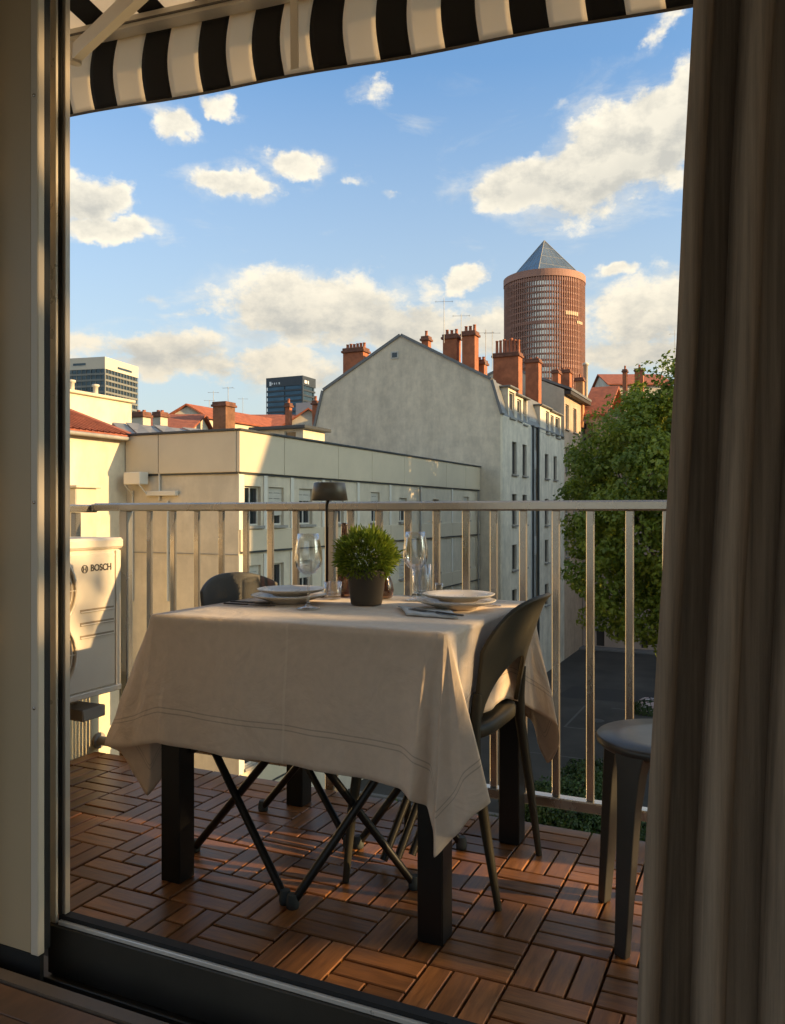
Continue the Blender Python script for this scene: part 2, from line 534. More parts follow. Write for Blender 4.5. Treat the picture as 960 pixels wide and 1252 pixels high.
weather(m_gable, .20)
weather(m_cream, .14); weather(m_yellow, .14)
m_white_r = mat('pale_grey_render', (.76, .68, .53), .9, var=.12, vscale=.5, stretch=(1, 1, .3))
m_blue_r = mat('bluegrey_render', (.44, .44, .41), .9, var=.14, vscale=.5, stretch=(1, 1, .3))
m_peach = mat('peach_render', (.56, .41, .28), .9, var=.14, vscale=.4, stretch=(1, 1, .35))
weather(m_white_r, .22)
weather(m_peach, .18)
m_pink_r = mat('faded_pink_render', (.45, .34, .26), .9, var=.2, vscale=.35, stretch=(1, 1, .35))
m_zinc = mat('zinc', (.19, .19, .18), .55, .35, var=.2, vscale=1.2, stretch=(1, 1, .3))
m_darkmetal = mat('dark_gutter', (.06, .065, .065), .55, .3, var=.2, vscale=3)
m_brick = mat('chimney_brick', (.42, .145, .065), .9, var=.35, vscale=2.2, bump=.3, bscale=18, bdist=.02)
m_brickcap = mat('sooty_brick', (.20, .085, .05), .9, var=.4, vscale=3)
m_pot = mat('terracotta', (.46, .16, .08), .85, var=.25, vscale=6)
m_tile_r = mat('roof_tile', (.36, .105, .05), .9, var=.35, vscale=2.5, stretch=(1, 1, 1), bump=.5, bscale=9, bdist=.03)
m_sheet = mat('weathered_sheet', (.33, .31, .27), .75, .1, var=.3, vscale=1.5)
m_wpane = mat('window_glass', (.022, .026, .03), .06, 0, spec=.7)
m_wframe = mat('window_frame', (.55, .52, .44), .6)
m_wframe_d = mat('dark_window_frame', (.20, .17, .13), .6)
m_sill = mat('stone_sill', (.30, .28, .24), .85, var=.2, vscale=5)
m_shut = mat('shutter_slat', (.50, .47, .39), .7, var=.12, vscale=4)
m_wood_d = mat('old_door_wood', (.045, .035, .028), .7, var=.3, vscale=3)
m_bark = mat('bark', (.13, .10, .075), .95, var=.5, vscale=3, stretch=(2, 2, .5), bump=.8, bscale=14, bdist=.03)
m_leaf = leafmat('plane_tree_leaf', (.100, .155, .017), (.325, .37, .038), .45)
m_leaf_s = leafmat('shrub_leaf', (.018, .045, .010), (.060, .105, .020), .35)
m_grassm = leafmat('grass_blade', (.05, .10, .015), (.14, .20, .03), .4)
m_tower = mat('tower_concrete', (.42, .22, .155), .8, var=.18, vscale=.15)
m_tower_d = mat('tower_rib', (.42, .225, .16), .8, var=.15, vscale=.2)
m_towerglass = mat('tower_glass', (.85, .78, .70), .28, .75, var=.55, vscale=.35)
m_pyr = mat('pyramid_glass', (.20, .24, .25), .2, .55, var=.25, vscale=.12)
m_offglass = mat('office_glass', (.06, .085, .10), .12, .55, var=.45, vscale=.12, stretch=(1, 1, 2.5))
m_offband = mat('office_spandrel', (.22, .22, .19), .6, .1, var=.15, vscale=.3)
m_offwhite = mat('office_crown', (.60, .54, .42), .7, var=.06, vscale=.1)
m_dkglass = mat('dark_office_glass', (.05, .10, .15), .12, .6, var=.45, vscale=.15, stretch=(1, 1, 3))
m_dkband = mat('dark_office_band', (.055, .065, .075), .4, .4, var=.2, vscale=.2)
m_sign = mat('white_sign', (.85, .85, .83), .5)
m_antenna = mat('antenna_metal', (.32, .31, .29), .5, .6)

# ================================================================== ground
GZ = -9.8
g = MB(); g.add([(-1500, -1500, GZ - .02), (1500, -1500, GZ - .02), (1500, 1500, GZ - .02), (-1500, 1500, GZ - .02)], [(0, 1, 2, 3)])
struct(g.build('ground', m_earth))
g = MB(); g.add([(-14.6, 28, GZ), (24, 28, GZ), (24, 64.6, GZ), (-14.6, 64.6, GZ)], [(0, 1, 2, 3)])
struct(g.build('courtyard_asphalt', m_asphalt))
g = MB(); g.bev((-13.74, 64.6, GZ - .2), (24, 66.0, GZ + .13), .02)
struct(g.build('pavement', m_pave))
g = MB(); g.add([(-40, 2.9, GZ + .002), (24, 2.9, GZ + .002), (24, 27.9, GZ + .002), (-40, 27.9, GZ + .002)], [(0, 1, 2, 3)])
struct(g.build('lawn_soil', m_earth))
g = MB(); g.bev((-14.6, 27.8, GZ - .1), (24, 28.0, GZ + .12), .02)
struct(g.build('kerb', m_pave))
ln = MB()
for (y0, y1, x0, x1) in ((41.0, 41.12, -9.5, -3.0), (36.0, 36.12, -11, -6), (46, 46.12, -8, -2)):
    ln.add([(x0, y0, GZ + .005), (x1, y0, GZ + .005), (x1, y1, GZ + .005), (x0, y1, GZ + .005)], [(0, 1, 2, 3)])
for x in (-9.5, -7.0, -4.5):
    ln.add([(x, 41.12, GZ + .005), (x + .12, 41.12, GZ + .005), (x + .12, 46, GZ + .005), (x, 46, GZ + .005)], [(0, 1, 2, 3)])
struct(ln.build('parking_lines', m_paint))
q = MB(); q.lathe([(0, GZ + .004), (.36, GZ + .006), (.38, GZ + .001)], (-8.2, 43.0, 0), 20, cap=False); tag(q.build('drain_cover', m_darkmetal, base=(-8.2, 43.0, GZ)), 'round iron drain cover set in the shaded courtyard', 'drain cover')
q = MB(); q.add([(-11.5, 47.5, GZ + .004), (-6.2, 47.9, GZ + .004), (-6.0, 51.2, GZ + .004), (-11.2, 50.9, GZ + .004)], [(0, 1, 2, 3)]); struct(q.build('asphalt_patch', mat('new_asphalt', (.030, .028, .026), .85, var=.3, vscale=1.5)))
# short grass of the strip under the balcony
n = 26000
px = rng.uniform(-13, 8, n); py = rng.uniform(10, 27.7, n)
pos = np.stack([px, py, np.full(n, GZ + .10)], 1)
nr = rng.normal(size=(n, 3)); nr[:, 2] *= .35
stuff(leaf_mesh('grass', pos, nr, rng.uniform(.2, .42, n), .18, rng.uniform(0, 1, n), m_grassm))


# ================================================================== small builders
def chimney(label, x, y, z0, z1, sx, sy, pots=3, m=None, potlen=.55, group='brick chimneys on the roofs', along='x', prad=.10):
    m = m or m_brick
    t = thing('chimney', label, 'chimney', (x, y, z0), group)
    s_ = MB(); s_.box((x - sx / 2, y - sy / 2, z0), (x + sx / 2, y + sy / 2, z1 - .30)); s_.build('shaft', m, t)
    c = MB()
    c.bev((x - sx / 2 - .10, y - sy / 2 - .10, z1 - .30), (x + sx / 2 + .10, y + sy / 2 + .10, z1 - .16), .02)
    c.bev((x - sx / 2 - .04, y - sy / 2 - .04, z1 - .16), (x + sx / 2 + .04, y + sy / 2 + .04, z1), .02)
    c.build('cap', m_brickcap, t)
    L = (sx if along == 'x' else sy)
    for k in range(pots):
        o = (k + .5) / pots * L - L / 2
        p = MB()
        cx, cy = (x + o, y) if along == 'x' else (x, y + o)
        h = potlen * random.uniform(.85, 1.1)
        p.lathe([(prad * 1.15, z1 - .01), (prad, z1 + h * .15), (prad * .85, z1 + h * .9), (prad * 1.05, z1 + h * .92), (prad * 1.05, z1 + h), (prad * .7, z1 + h), (prad * .7, z1 + h * .6), (0, z1 + h * .6)], (cx, cy, 0), 8)
        p.build('chimney_pot', m_pot, t)
    return t


def antenna(label, base, h, group='roof antennas', tilt=0.0, arms=3, aim=0.4, spread=.55):
    b = Vector(base)
    t = thing('antenna', label, 'antenna', b, group)
    p = MB(); top = b + Vector((tilt, 0, h)); p.tube([b, top], .017, 6); p.build('mast', m_antenna, t)
    d = Vector((math.cos(aim), math.sin(aim), 0))
    q = MB(); c = b + (top - b) * .93
    q.tube([c - d * spread, c + d * spread], .010, 5)
    e = Vector((-d.y, d.x, 0))
    for k in range(arms):
        cc = c + d * spread * (-.9 + 1.8 * k / max(1, arms - 1)); q.tube([cc - e * .22, cc + e * .22], .007, 4)
    q.build('aerial', m_antenna, t)
    return t


# ================================================================== low cream block across the courtyard
X0, Y0B = -15.0, at_x(292, 600, -15.0).y           # its near corner
XW = at_y(155, 560, Y0B).x                          # inner corner with the warm white building
Y1B = at_x(585.5, 590, X0).y
ZT = 3.55; ZB = at_y(292, 577, Y0B).z
blk = thing('apartment_block', 'low cream flat-roofed block with a deep panelled parapet and rows of shuttered windows', 'building', (X0, Y0B, GZ))
UX, UY, NX, NY = Vector((1, 0, 0)), Vector((0, 1, 0)), Vector((1, 0, 0)), Vector((0, -1, 0))
wy = [at_x(u, 600, X0).y for u in (309, 338, 374, 414, 459, 493, 533, 570)]
zs = at_x(340, 642, X0).z                            # sill of the top floor
zs2 = at_x(340, 673, X0).z                           # head line of the floor below
PIT = ZB - zs2
holes = []; info = []
for fl in range(4):
    for k, y in enumerate(wy):
        w = .46 if k in (0, 1, 2) else .42
        top = ZB - .42 - fl * PIT; bot = zs - fl * PIT
        if k in (3, 5, 6): bot += .0; top -= .2
        holes.append((y - w, y + w, bot, top)); info.append((fl, k))
w = MB()
O = (X0, 0, 0)
holed_wall(w, O, UY, NX, Y0B, Y1B, GZ, ZB, holes, .22)
# side facing the balcony, back, far end and roof
yb = Y0B
w.add([(XW, yb, GZ), (X0, yb, GZ), (X0, yb, ZB), (XW, yb, ZB)], [(0, 1, 2, 3)])
w.add([(X0, Y1B, GZ), (XW, Y1B, GZ), (XW, Y1B, ZT), (X0, Y1B, ZT)], [(0, 1, 2, 3)])
w.add([(XW, Y1B, GZ), (XW, yb, GZ), (XW, yb, ZT), (XW, Y1B, ZT)], [(0, 1, 2, 3)])
w.build('wall', m_cream, blk)
r = MB(); r.add([(XW, yb, ZT - .15), (X0, yb, ZT - .15), (X0, Y1B, ZT - .15), (XW, Y1B, ZT - .15)], [(0, 1, 2, 3)]); r.build('roof', m_sheet, blk)
# parapet panels, one by one
ys = [Y0B - .10] + [at_x(u, 590, X0).y for u in (345, 411, 452.5, 492.5, 543.7, 567.5)] + [Y1B]
for a, b in zip(ys[:-1], ys[1:]):
    p = MB(); p.bev((X0 - .02, a + .012, ZB), (X0 + .10, b - .012, ZT), .012); p.build('parapet_panel', m_cream_panel, blk)
xs = [XW + .02, at_y(196, 560, Y0B).x, X0 - .022]
for a, b in zip(xs[:-1], xs[1:]):
    p = MB(); p.bev((a + .012, Y0B - .10, ZB), (b - .012, Y0B + .02, ZT), .012); p.build('parapet_panel', m_cream_panel, blk)
p = MB(); p.bev((X0 - .06, Y0B - .12, ZT), (X0 + .16, Y1B, ZT + .07), .01); p.bev((XW, Y0B - .16, ZT + .003), (X0 - .06, Y0B + .06, ZT + .075), .01)
p.build('coping', m_darkmetal, blk)
p = MB(); p.box((X0 + .003, Y0B + .02, ZB - .06), (X0 + .05, Y1B, ZB - .003)); p.box((XW, Y0B - .05, ZB - .06), (X0, Y0B - .003, ZB - .003)); p.build('shadow_gap_trim', m_darkmetal, blk)
# spandrels and pilasters between the windows
for fl in range(4):
    zb = zs - .12 - fl * PIT; zt = ZB - PIT * (fl + 1) + .05
    for a, b in zip([Y0B + .02] + [(p + q) / 2 for p, q in zip(wy[1:], wy[:-1])][1:], [(p + q) / 2 for p, q in zip(wy[1:], wy[:-1])][1:] + [Y1B]):
        p = MB(); p.bev((X0 + .003, a + .01, zt), (X0 + .06, b - .01, zb), .008); p.build('spandrel_panel', m_cream_panel, blk)
    p = MB(); p.box((X0 + .062, Y0B + .05, zt - .05), (X0 + .09, Y1B, zt)); p.build('drip_rail', m_darkmetal, blk)
    pl = [Y0B + .10] + [(p + q) / 2 for p, q in zip(wy[1:], wy[:-1])] + [Y1B - .15]
    for k, y in enumerate(pl):
        ww = .10 if k else .14
        p = MB(); p.box((X0 + .003, y - ww, zb + .003), (X0 + .045, y + ww, ZB - .065 - fl * PIT)); p.build('pilaster', m_pale_panel, blk)
for (fl, k), h in zip(info, holes):
    sh = {0: 0, 1: .75, 2: .35, 3: .25, 4: .45, 5: .15, 6: .0, 7: .9}[k] if fl == 0 else random.choice([0, 0, .3, .6, .95])
    if fl == 1 and k in (0, 2): sh = .5
    window(blk, O, UY, NX, h, .2, m_wframe, m_wpane, m_sill, m_shut, sh, bars=1 if k != 4 else 2, fw=.06)
for yy in ((wy[2] + wy[3]) / 2 + .35, (wy[5] + wy[6]) / 2 - .3, Y1B - .5):
    q = MB(); q.tube([(X0 + .14, yy, GZ), (X0 + .14, yy, ZB - .07)], .05, 6); q.build('downpipe', m_sill, blk)
# things on the shaded side
t = at_y(172, 586, Y0B - .1)
q = MB(); q.bev((t.x - .35, t.y - .42, t.z - .18), (t.x + .35, t.y - .02, t.z + .22), .02); q.tube([(t.x - .3, t.y - .4, t.z - .2), (t.x - .3, t.y, t.z - .55)], .02, 5); q.tube([(t.x + .3, t.y - .4, t.z - .2), (t.x + .3, t.y, t.z - .55)], .02, 5)
tag(q.build('ventilation_box', m_pale_panel, base=(t.x, t.y, t.z)), 'small white bracketed ventilation box under the parapet of the cream block', 'vent box')
t = at_y(200, 604, Y0B - .02)
q = MB(); q.bev((t.x - .62, t.y - .16, t.z - .06), (t.x + .62, t.y, t.z + .10), .015); tag(q.build('wall_ledge', m_pale_panel, base=(t.x, t.y, t.z)), 'short pale ledge fixed to the shaded side of the cream block', 'ledge')
for (u, v0, v1) in ((195, 578, 612), (205, 612, 735), (162, 600, 735)):
    a = at_y(u, v0, Y0B - .05); b = at_y(u, v1, Y0B - .05)
    q = MB(); q.tube([(a.x, a.y, a.z), (a.x, a.y, b.z)], .035, 6)
    tag(q.build('wall_pipe', m_pale_panel, base=(a.x, a.y, b.z)), {195: 'short pale pipe below the parapet seam of the cream block', 205: 'thin pale pipe running down from the ledge of the cream block', 162: 'thin pale pipe down from the vent box of the cream block'}[u], 'pipe', 'pipes on the shaded side')
t = at_y(183, 675, Y0B - .03)
q = MB(); q.box((XW, Y0B - .02, t.z - .03), (X0, Y0B - .003, t.z)); o = q.build('joint_strip', m_sill, blk)
# roof-top penthouse with its lit side
pc = at_x(370.7, 521, -17.3)
ph = thing('rooftop_penthouse', 'small flat-roofed penthouse on the cream block with one sunlit yellow side', 'rooftop hut', (pc.x, pc.y, ZT - .15))
py1 = at_x(397, 525, pc.x).y; px0 = at_y(312, 520, pc.y).x
h = (at_y(348, 530, pc.y).x, at_y(362, 530, pc.y).x, at_y(355, 535.5, pc.y).z, at_y(355, 527, pc.y).z)
w = MB(); holed_wall(w, (0, pc.y, 0), UX, NY, px0, pc.x, ZT - .15, pc.z - .1, [h], .15)
for q4 in (((pc.x, pc.y), (pc.x, py1)), ((pc.x, py1), (px0, py1)), ((px0, py1), (px0, pc.y))):
    (a, b), (c, d) = q4
    w.add([(a, b, ZT - .15), (c, d, ZT - .15), (c, d, pc.z - .1), (a, b, pc.z - .1)], [(0, 1, 2, 3)])
w.build('wall', m_yellow, ph)
r = MB(); r.bev((px0 - .2, pc.y - .22, pc.z - .1), (pc.x + .22, py1 + .2, pc.z + .04), .02); r.build('roof', m_darkmetal, ph)
window(ph, (0, pc.y, 0), UX, NY, h, .13, m_wframe, m_wpane, bars=0, fw=.04)
# corrugated lean-to on the block's roof, sheet by sheet
fl_, fr_ = at_y(152, 533, Y0B + .30), at_y(250, 530.5, Y0B + .30)
bl_, br_ = at_y(137, 517.5, Y0B + 1.5), at_y(240, 526.5, Y0B + 1.5)
sh = thing('lean_to_roof', 'weathered grey corrugated lean-to roof lying behind the cream parapet', 'roof', (fl_.x, fl_.y, 3.4))
fl_.z = fr_.z = 3.60
for k in range(6):
    a0, a1 = fl_.lerp(fr_, k / 6 + .006), fl_.lerp(fr_, (k + 1) / 6)
    b0, b1 = bl_.lerp(br_, k / 6 + .006), bl_.lerp(br_, (k + 1) / 6)
    dz = Vector((0, 0, .04 * (k % 2)))
    p = MB(); p.prism([a0 + dz, a1 + dz, b1 + dz, b0 + dz], (0, 0, .035)); p.build('roof_sheet', m_sheet, sh)
p = MB(); p.prism([fl_, fr_, fr_ - Vector((0, 0, .25)), fl_ - Vector((0, 0, .25))], (0, .05, 0)); p.prism([bl_, br_, Vector((br_.x, br_.y, 3.3)), Vector((bl_.x, bl_.y, 3.3))], (0, .05, 0)); p.build('support', m_sheet, sh)

# ================================================================== warm white building on the left, red roof
ZE = at_x(120, 533, XW).z
wb = thing('house', 'warm white building with a red tiled roof joined to the cream block', 'building', (XW, 10, GZ))
w = MB(); w.box((XW - 9, 3, GZ), (XW, Y0B - .003, ZE)); w.box((XW - 9, Y0B, GZ), (XW - .003, Y0B + 6.5, ZE)); w.build('wall', m_yellow, wb)
rr = at_x(86, 493, XW - 4.2)
r = MB(); r.prism([(XW + .22, 3, ZE), (XW + .22, 3, ZE + .10), (XW - 4.2, 3, rr.z), (XW - 8.6, 3, ZE + .10), (XW - 8.6, 3, ZE)], (0, Y0B + .55 - 3, 0)); r.build('roof', m_tile_r, wb)
r = MB(); r.tube([(XW + .26, 3, ZE - .02), (XW + .26, Y0B - .2, ZE - .02)], .07, 6); r.build('gutter', m_sheet, wb)
# rows of tile ribs on the visible slope
rb = MB(); sl = Vector((-4.42, 0, rr.z - ZE - .10))
for k in range(61):
    y = 6.0 + k * .25
    a = Vector((XW + .22, y, ZE + .10)); rb.tube([a + Vector((0, 0, .02)), a + sl + Vector((0, 0, .02))], .045, 5, cap=False)
stuff(rb.build('roof_tiles', m_tile_r, wb))
w2 = at_x(86, 480, XW - 5.5)
q = thing('house', 'long sunlit cream upper storey rising behind the red roof on the left', 'building', (XW - 6, 10, GZ), )
w = MB(); w.box((XW - 9, 3.1, ZE + .2), (XW - 5.5, at_x(161, 493, XW - 5.5).y, w2.z)); w.build('wall', m_yellow, q)
w = MB(); w.bev((XW - 9.1, 3.1, w2.z), (XW - 5.35, at_x(161, 493, XW - 5.5).y + .1, w2.z + .12), .02); w.build('coping', m_cream_panel, q)
for u in (88, 117):
    b = at_x(u, 478, XW - 5.6)
    p = MB(); p.lathe([(.10, w2.z + .12), (.10, w2.z + .42), (.15, w2.z + .44), (.15, w2.z + .52), (.0, w2.z + .55)], (b.x, b.y, 0), 10)
    tag(p.build('roof_vent', m_offwhite, base=(b.x, b.y, w2.z + .12)), ('small pale vent cap at the door-frame end of the sunlit coping' if u < 100 else 'small pale vent cap halfway along the sunlit coping'), 'vent', 'vents on the sunlit coping')
b = at_x(94, 606, XW + .5)
q = MB(); q.bev((XW, b.y - .42, b.z - 2.6), (XW + .9, b.y + .42, b.z + .22), .03); q.bev((XW - .003, b.y - .5, b.z + .22), (XW + 1.0, b.y + .5, b.z + .3), .02)
tag(q.build('flue_box', m_cream, base=(XW + .4, b.y, b.z - 2.6)), 'boxed cream flue standing out from the warm white wall behind the railing', 'flue')


def small_house(label, corner, du, dv, wall_h, roof_h, ridge='u', wm=None, rm=None, over=.25, z0=None, frames=()):
    """gabled house: corner = ground corner, du/dv = plan vectors; ridge along 'u' or 'v'"""
    c = Vector(corner); du, dv = Vector(du), Vector(dv)
    t = thing('house', label, 'building', (c.x, c.y, GZ if z0 is None else z0))
    zb = GZ if z0 is None else z0; zt = wall_h
    if ridge == 'v': du, dv = dv, du
    # ridge along du, gables at the two ends
    P0 = c.copy(); P0.z = zt
    up = Vector((0, 0, 1))
    w = MB()
    poly = [Vector((P0.x, P0.y, zb)), Vector((P0.x, P0.y, zb)) + dv, P0 + dv, P0 + dv * .5 + up * (roof_h - zt), P0]
    w.prism(poly, du); w.build('wall', wm or m_white_r, t)
    r = MB(); e = du.normalized() * over
    for s_ in (0, 1):
        a = P0 + dv * s_; pk = P0 + dv * .5 + up * (roof_h - zt)
        out = (a - pk).normalized() * .3
        q = [a + out - e + up * .02, pk - e + up * .02, pk + du + e + up * .02, a + out + du + e + up * .02]
        r.prism(q, up * .12)
    r.build('roof', rm or m_tile_r, t)
    return t


# roofs between the cream block and the far towers
def hb(u, v, d): return at_d(u, v, d)
a = hb(168, 527, 48); small_house('red-roofed house low behind the lean-to, ridge sloping away', (a.x, a.y, 0), RGT * 3.0, FWD * 7, hb(200, 526, 48).z, hb(200, 508, 51).z, 'u', m_cream, m_tile_r)
a = hb(207, 524, 60); hs = small_house('grey weathered gable house with a red roof behind the big brown chimney', (a.x, a.y, 0), RGT * 2.8, FWD * 9 + RGT * 4.6, hb(215, 510, 60).z, hb(228, 496, 60).z, 'v', m_gable, m_tile_r)
w = hb(247, 508, 59.8)
a = hb(284, 530, 66); small_house('long red-tiled roof to the right of the big brown chimney', (a.x, a.y, 0), RGT * 4.5, FWD * 9, hb(300, 527, 66).z, hb(300, 508, 70).z, 'u', m_cream, m_tile_r)
a = hb(350, 532, 62); small_house('small red-roofed house in front of the dark office tower', (a.x, a.y, 0), RGT * 3.4, FWD * 6, hb(360, 519, 62).z, hb(360, 505, 64).z, 'v', m_cream, m_tile_r)
a = hb(374, 532, 70); q = MB(); q.box((a.x - 1, a.y, a.z - 4), (a.x + 1.2, a.y + 3, hb(380, 492, 70).z)); tag(q.build('rooftop_tank_room', m_blue_r, base=(a.x, a.y, a.z - 4)), 'grey box-like plant room at the foot of the dark office tower', 'rooftop hut')
# its two rusty flues
for u, v in ((386, 490), (353, 493)):
    a = hb(u, v, 58); b = hb(u, 530, 58)
    chimney(('slim rusty chimney at the right foot of the dark office tower' if u > 370 else 'slim rusty chimney at the left foot of the dark office tower'), a.x, a.y, b.z - 1, a.z, .35, .35, 1, m_brick, .3, 'slim chimneys before the dark tower')
# big brown chimney with one lit face, two cream chimneys on the red roof
a = hb(274, 492, 50); chimney('big brown chimney stack with one bright orange side and an antenna on top', a.x, a.y, hb(274, 534, 50).z, a.z, .95, .95, 0, mat('brown_brick', (.24, .115, .06), .9, var=.4, vscale=2.5, bump=.3, bscale=18, bdist=.02), group=None, along='x')
a = hb(173, 504, 44); chimney('cream chimney stump with a sooty cap, beside the end of the left red roof', a.x, a.y, hb(172, 525, 44).z, a.z, .75, .6, 2, m_cream, .12)
a = hb(196, 504, 46); chimney('second cream chimney stump, halfway along the low red roof', a.x, a.y, hb(194, 525, 46).z, a.z, .55, .6, 2, m_cream, .12)
a = hb(279, 492, 50); antenna('thin aerial standing on the big brown chimney', a, .95, arms=3, aim=.3, spread=.35)
for u, v0, v1, d in ((261, 505, 478, 60), (297, 510, 486, 68), (256, 500, 489, 62)):
    a = hb(u, v0, d); antenna({261: 'tall mast aerial close left of the brown chimney', 297: 'mast aerial to the right of the brown chimney', 256: 'shortest mast aerial, left of the brown chimney'}[u], a, (v0 - v1) * d / 1000, arms=2, aim=.5, spread=.4)

# ================================================================== tall row with the blind gable
XB = -13.75
YG = at_x(612, 500, XB).y
def G(u, v): return at_y(u, v, YG)
YD1 = at_x(657.5, 560, XB).y                         # end of the pale part (downpipe)
YD2 = at_x(690, 560, XB).y
YD3 = at_x(715, 560, XB).y
rid = G(490, 411); rbk = G(600, 465); rlo = G(617, 506); lbk = G(396, 478); llo = G(386, 522)
rlo.x = XB
row = thing('gable_house', 'tall pale house with a big blind weathered gable and grey mansard roof', 'building', (XB, YG, GZ))
w = MB()
gp = [Vector((llo.x, YG, GZ)), Vector((XB, YG, GZ)), Vector((XB, YG, rlo.z)), Vector((rbk.x, YG, rbk.z)), Vector((rid.x, YG, rid.z)), Vector((lbk.x, YG, lbk.z)), Vector((llo.x, YG, llo.z))]
av = G(483, 434)
nh = (G(478.5, 430).x, G(487.5, 430).x, G(480, 439).z, G(480, 430).z)
w.prism(gp, (0, .4, 0)); w.build('gable_wall', m_gable, row)
q = MB(); q.box((nh[0], YG - .05, nh[2]), (nh[1], YG - .003, nh[3])); fo = q.build('window', m_wframe, row)
q = MB(); q.box((nh[0] + .08, YG - .07, nh[2] + .08), (nh[1] - .08, YG - .052, nh[3] - .08)); q.build('pane', m_wpane, fo)
# coping that follows the gable outline
edge = [llo, lbk, rid, rbk, Vector((XB, YG, rlo.z))]
q = MB()
for a, b in zip(edge[:-1], edge[1:]):
    d = (b - a).normalized(); nn = Vector((-d.z, 0, d.x))
    if nn.z < 0 and abs(d.z) < .9: nn = -nn
    if nn.x < 0 and a is rbk: nn = -nn
    if a is llo: nn = Vector((-abs(nn.x), 0, nn.z))
    q.prism([a, b, b + nn * .16, a + nn * .16], (0, .55, 0))
q2 = MB(); q2.v = [(x, y - .08, z) for x, y, z in q.v]; q2.f = q.f; q2.smooth = q.smooth
q2.build('coping', m_zinc, row)


def row_front(parent, ya, yb, ztop, wins, mw, fm=m_wframe_d):
    w = MB(); hl = [h for h in wins]
    holed_wall(w, (XB, 0, 0), UY, NX, ya, yb, GZ, ztop, hl, .22)
    w.build('wall', mw, parent)
    for i, h in enumerate(hl):
        window(parent, (XB, 0, 0), UY, NX, h, .2, fm, m_wpane, m_sill, bars=1, fw=.055)


FL = [(540, 580), (604, 642), (666, 697), (721, 752), (779, 805)]
def fz(u, v): return at_x(u, v, XB).z
levels = [(fz(628, b), fz(628, a)) for a, b in FL]
wins = []
for u in (629, 641.5):
    yy = at_x(u, 560, XB).y
    for (zb, zt) in levels: wins.append((yy - .48, yy + .48, zb, zt))
row_front(row, YG + .4, at_x(649, 560, XB).y, rlo.z, wins, m_white_r)
# mansard slope, dormers
def mansard(parent, ya, yb, zt, mt=m_zinc):
    q = MB()
    q.prism([(XB, ya, rlo.z), (XB, yb, rlo.z), (rbk.x, yb, rbk.z), (rbk.x, ya, rbk.z)], (-.15, 0, -.05))
    q.prism([(rbk.x, ya, rbk.z), (rbk.x, yb, rbk.z), (rid.x, yb, rid.z), (rid.x, ya, rid.z)], (0, 0, -.15))
    q.prism([(rid.x, ya, rid.z), (rid.x, yb, rid.z), (lbk.x, yb, lbk.z), (lbk.x, ya, lbk.z)], (0, 0, -.15))
    q.prism([(lbk.x, ya, lbk.z), (lbk.x, yb, lbk.z), (llo.x, yb, llo.z), (llo.x, ya, llo.z)], (.15, 0, -.05))
    q.build('mansard_roof', mt, parent)
mansard(row, YG + .4, YD2, 0)


def dormer(parent, ya, yb, zb, zt, wins, x=None, wm=m_white_r):
    """a box dormer on the mansard with window openings in its face"""
    x = XB - .03 if x is None else x
    w = MB(); holed_wall(w, (x, 0, 0), UY, NX, ya, yb, zb, zt, wins, .2)
    for y, s in ((ya, 1), (yb, -1)):
        p4 = [(x, y, zb), (x, y, zt), (x - 2.0, y, zt), (x - 2.0, y, zb)]
        w.add(p4, [(0, 1, 2, 3) if s > 0 else (3, 2, 1, 0)])
    d = w.build('dormer', wm, parent)
    r = MB(); r.bev((x - 2.1, ya - .12, zt), (x + .2, yb + .12, zt + .10), .02); r.build('dormer_roof', m_zinc, d)
    for h in wins:
        f = MB()
        for bx in ((h[0], h[1], h[3] - .07, h[3]), (h[0], h[1], h[2], h[2] + .07), (h[0], h[0] + .06, h[2] + .07, h[3] - .07), (h[1] - .06, h[1], h[2] + .07, h[3] - .07)):
            obox(f, (x, 0, 0), UY, NX, *bx, -.17, -.11)
        f.build('window_frame', m_wframe, d)
        p = MB(); obox(p, (x, 0, 0), UY, NX, h[0] + .06, h[1] - .06, h[2] + .07, h[3] - .07, -.155, -.14); p.build('pane', m_wpane, d)
        p = MB(); obox(p, (x, 0, 0), UY, NX, h[0] - .06, h[1] + .06, h[2] - .09, h[2] - .003, .003, .12); p.build('sill', m_sill, d)
    return d
def yx(u): return at_x(u, 500, XB).y
dormer(row, yx(622), yx(631.2), rlo.z - .02, fz(624, 474) , [(yx(623.3), yx(629.8), fz(626, 511), fz(626, 479))])
dormer(row, yx(631.6), yx(645.5), rlo.z - .02, fz(634, 484), [(yx(633), yx(638), fz(635, 514), fz(635, 488)), (yx(640.3), yx(644.6), fz(642, 519), fz(642, 487))])
# blue grey recessed strip with downpipe, then the second pale house
ys_ = at_x(649, 560, XB).y
w = MB(); w.box((XB - .6, ys_, GZ), (XB - .10, YD1, rlo.z + .5)); w.build('recessed_bay', m_blue_r, row)
for u in (650.6, 657.0):
    yy = at_x(u, 560, XB).y
    q = MB(); q.tube([(XB + .08, yy, GZ), (XB + .08, yy, rlo.z)], .075, 6); q.build('downpipe', m_darkmetal, row)
yy = at_x(658 - 2.6, 560, XB).y
for zz in (fz(656, 563), fz(656, 668)):
    q = MB(); q.box((XB - .10, yy - .35, zz - .55), (XB - .06, yy + .35, zz + .65)); f_ = q.build('window', m_wframe, row)
    q = MB(); q.box((XB - .058, yy - .27, zz - .47), (XB - .05, yy + .27, zz + .57)); q.build('pane', mat('pale_blind', (.5, .5, .47), .5), f_)  # pane filled with one even pale blind colour
row2 = thing('gable_house', 'narrow pale grey house with mansard dormers, second in the tall row', 'building', (XB, YD1, GZ))
wins = []
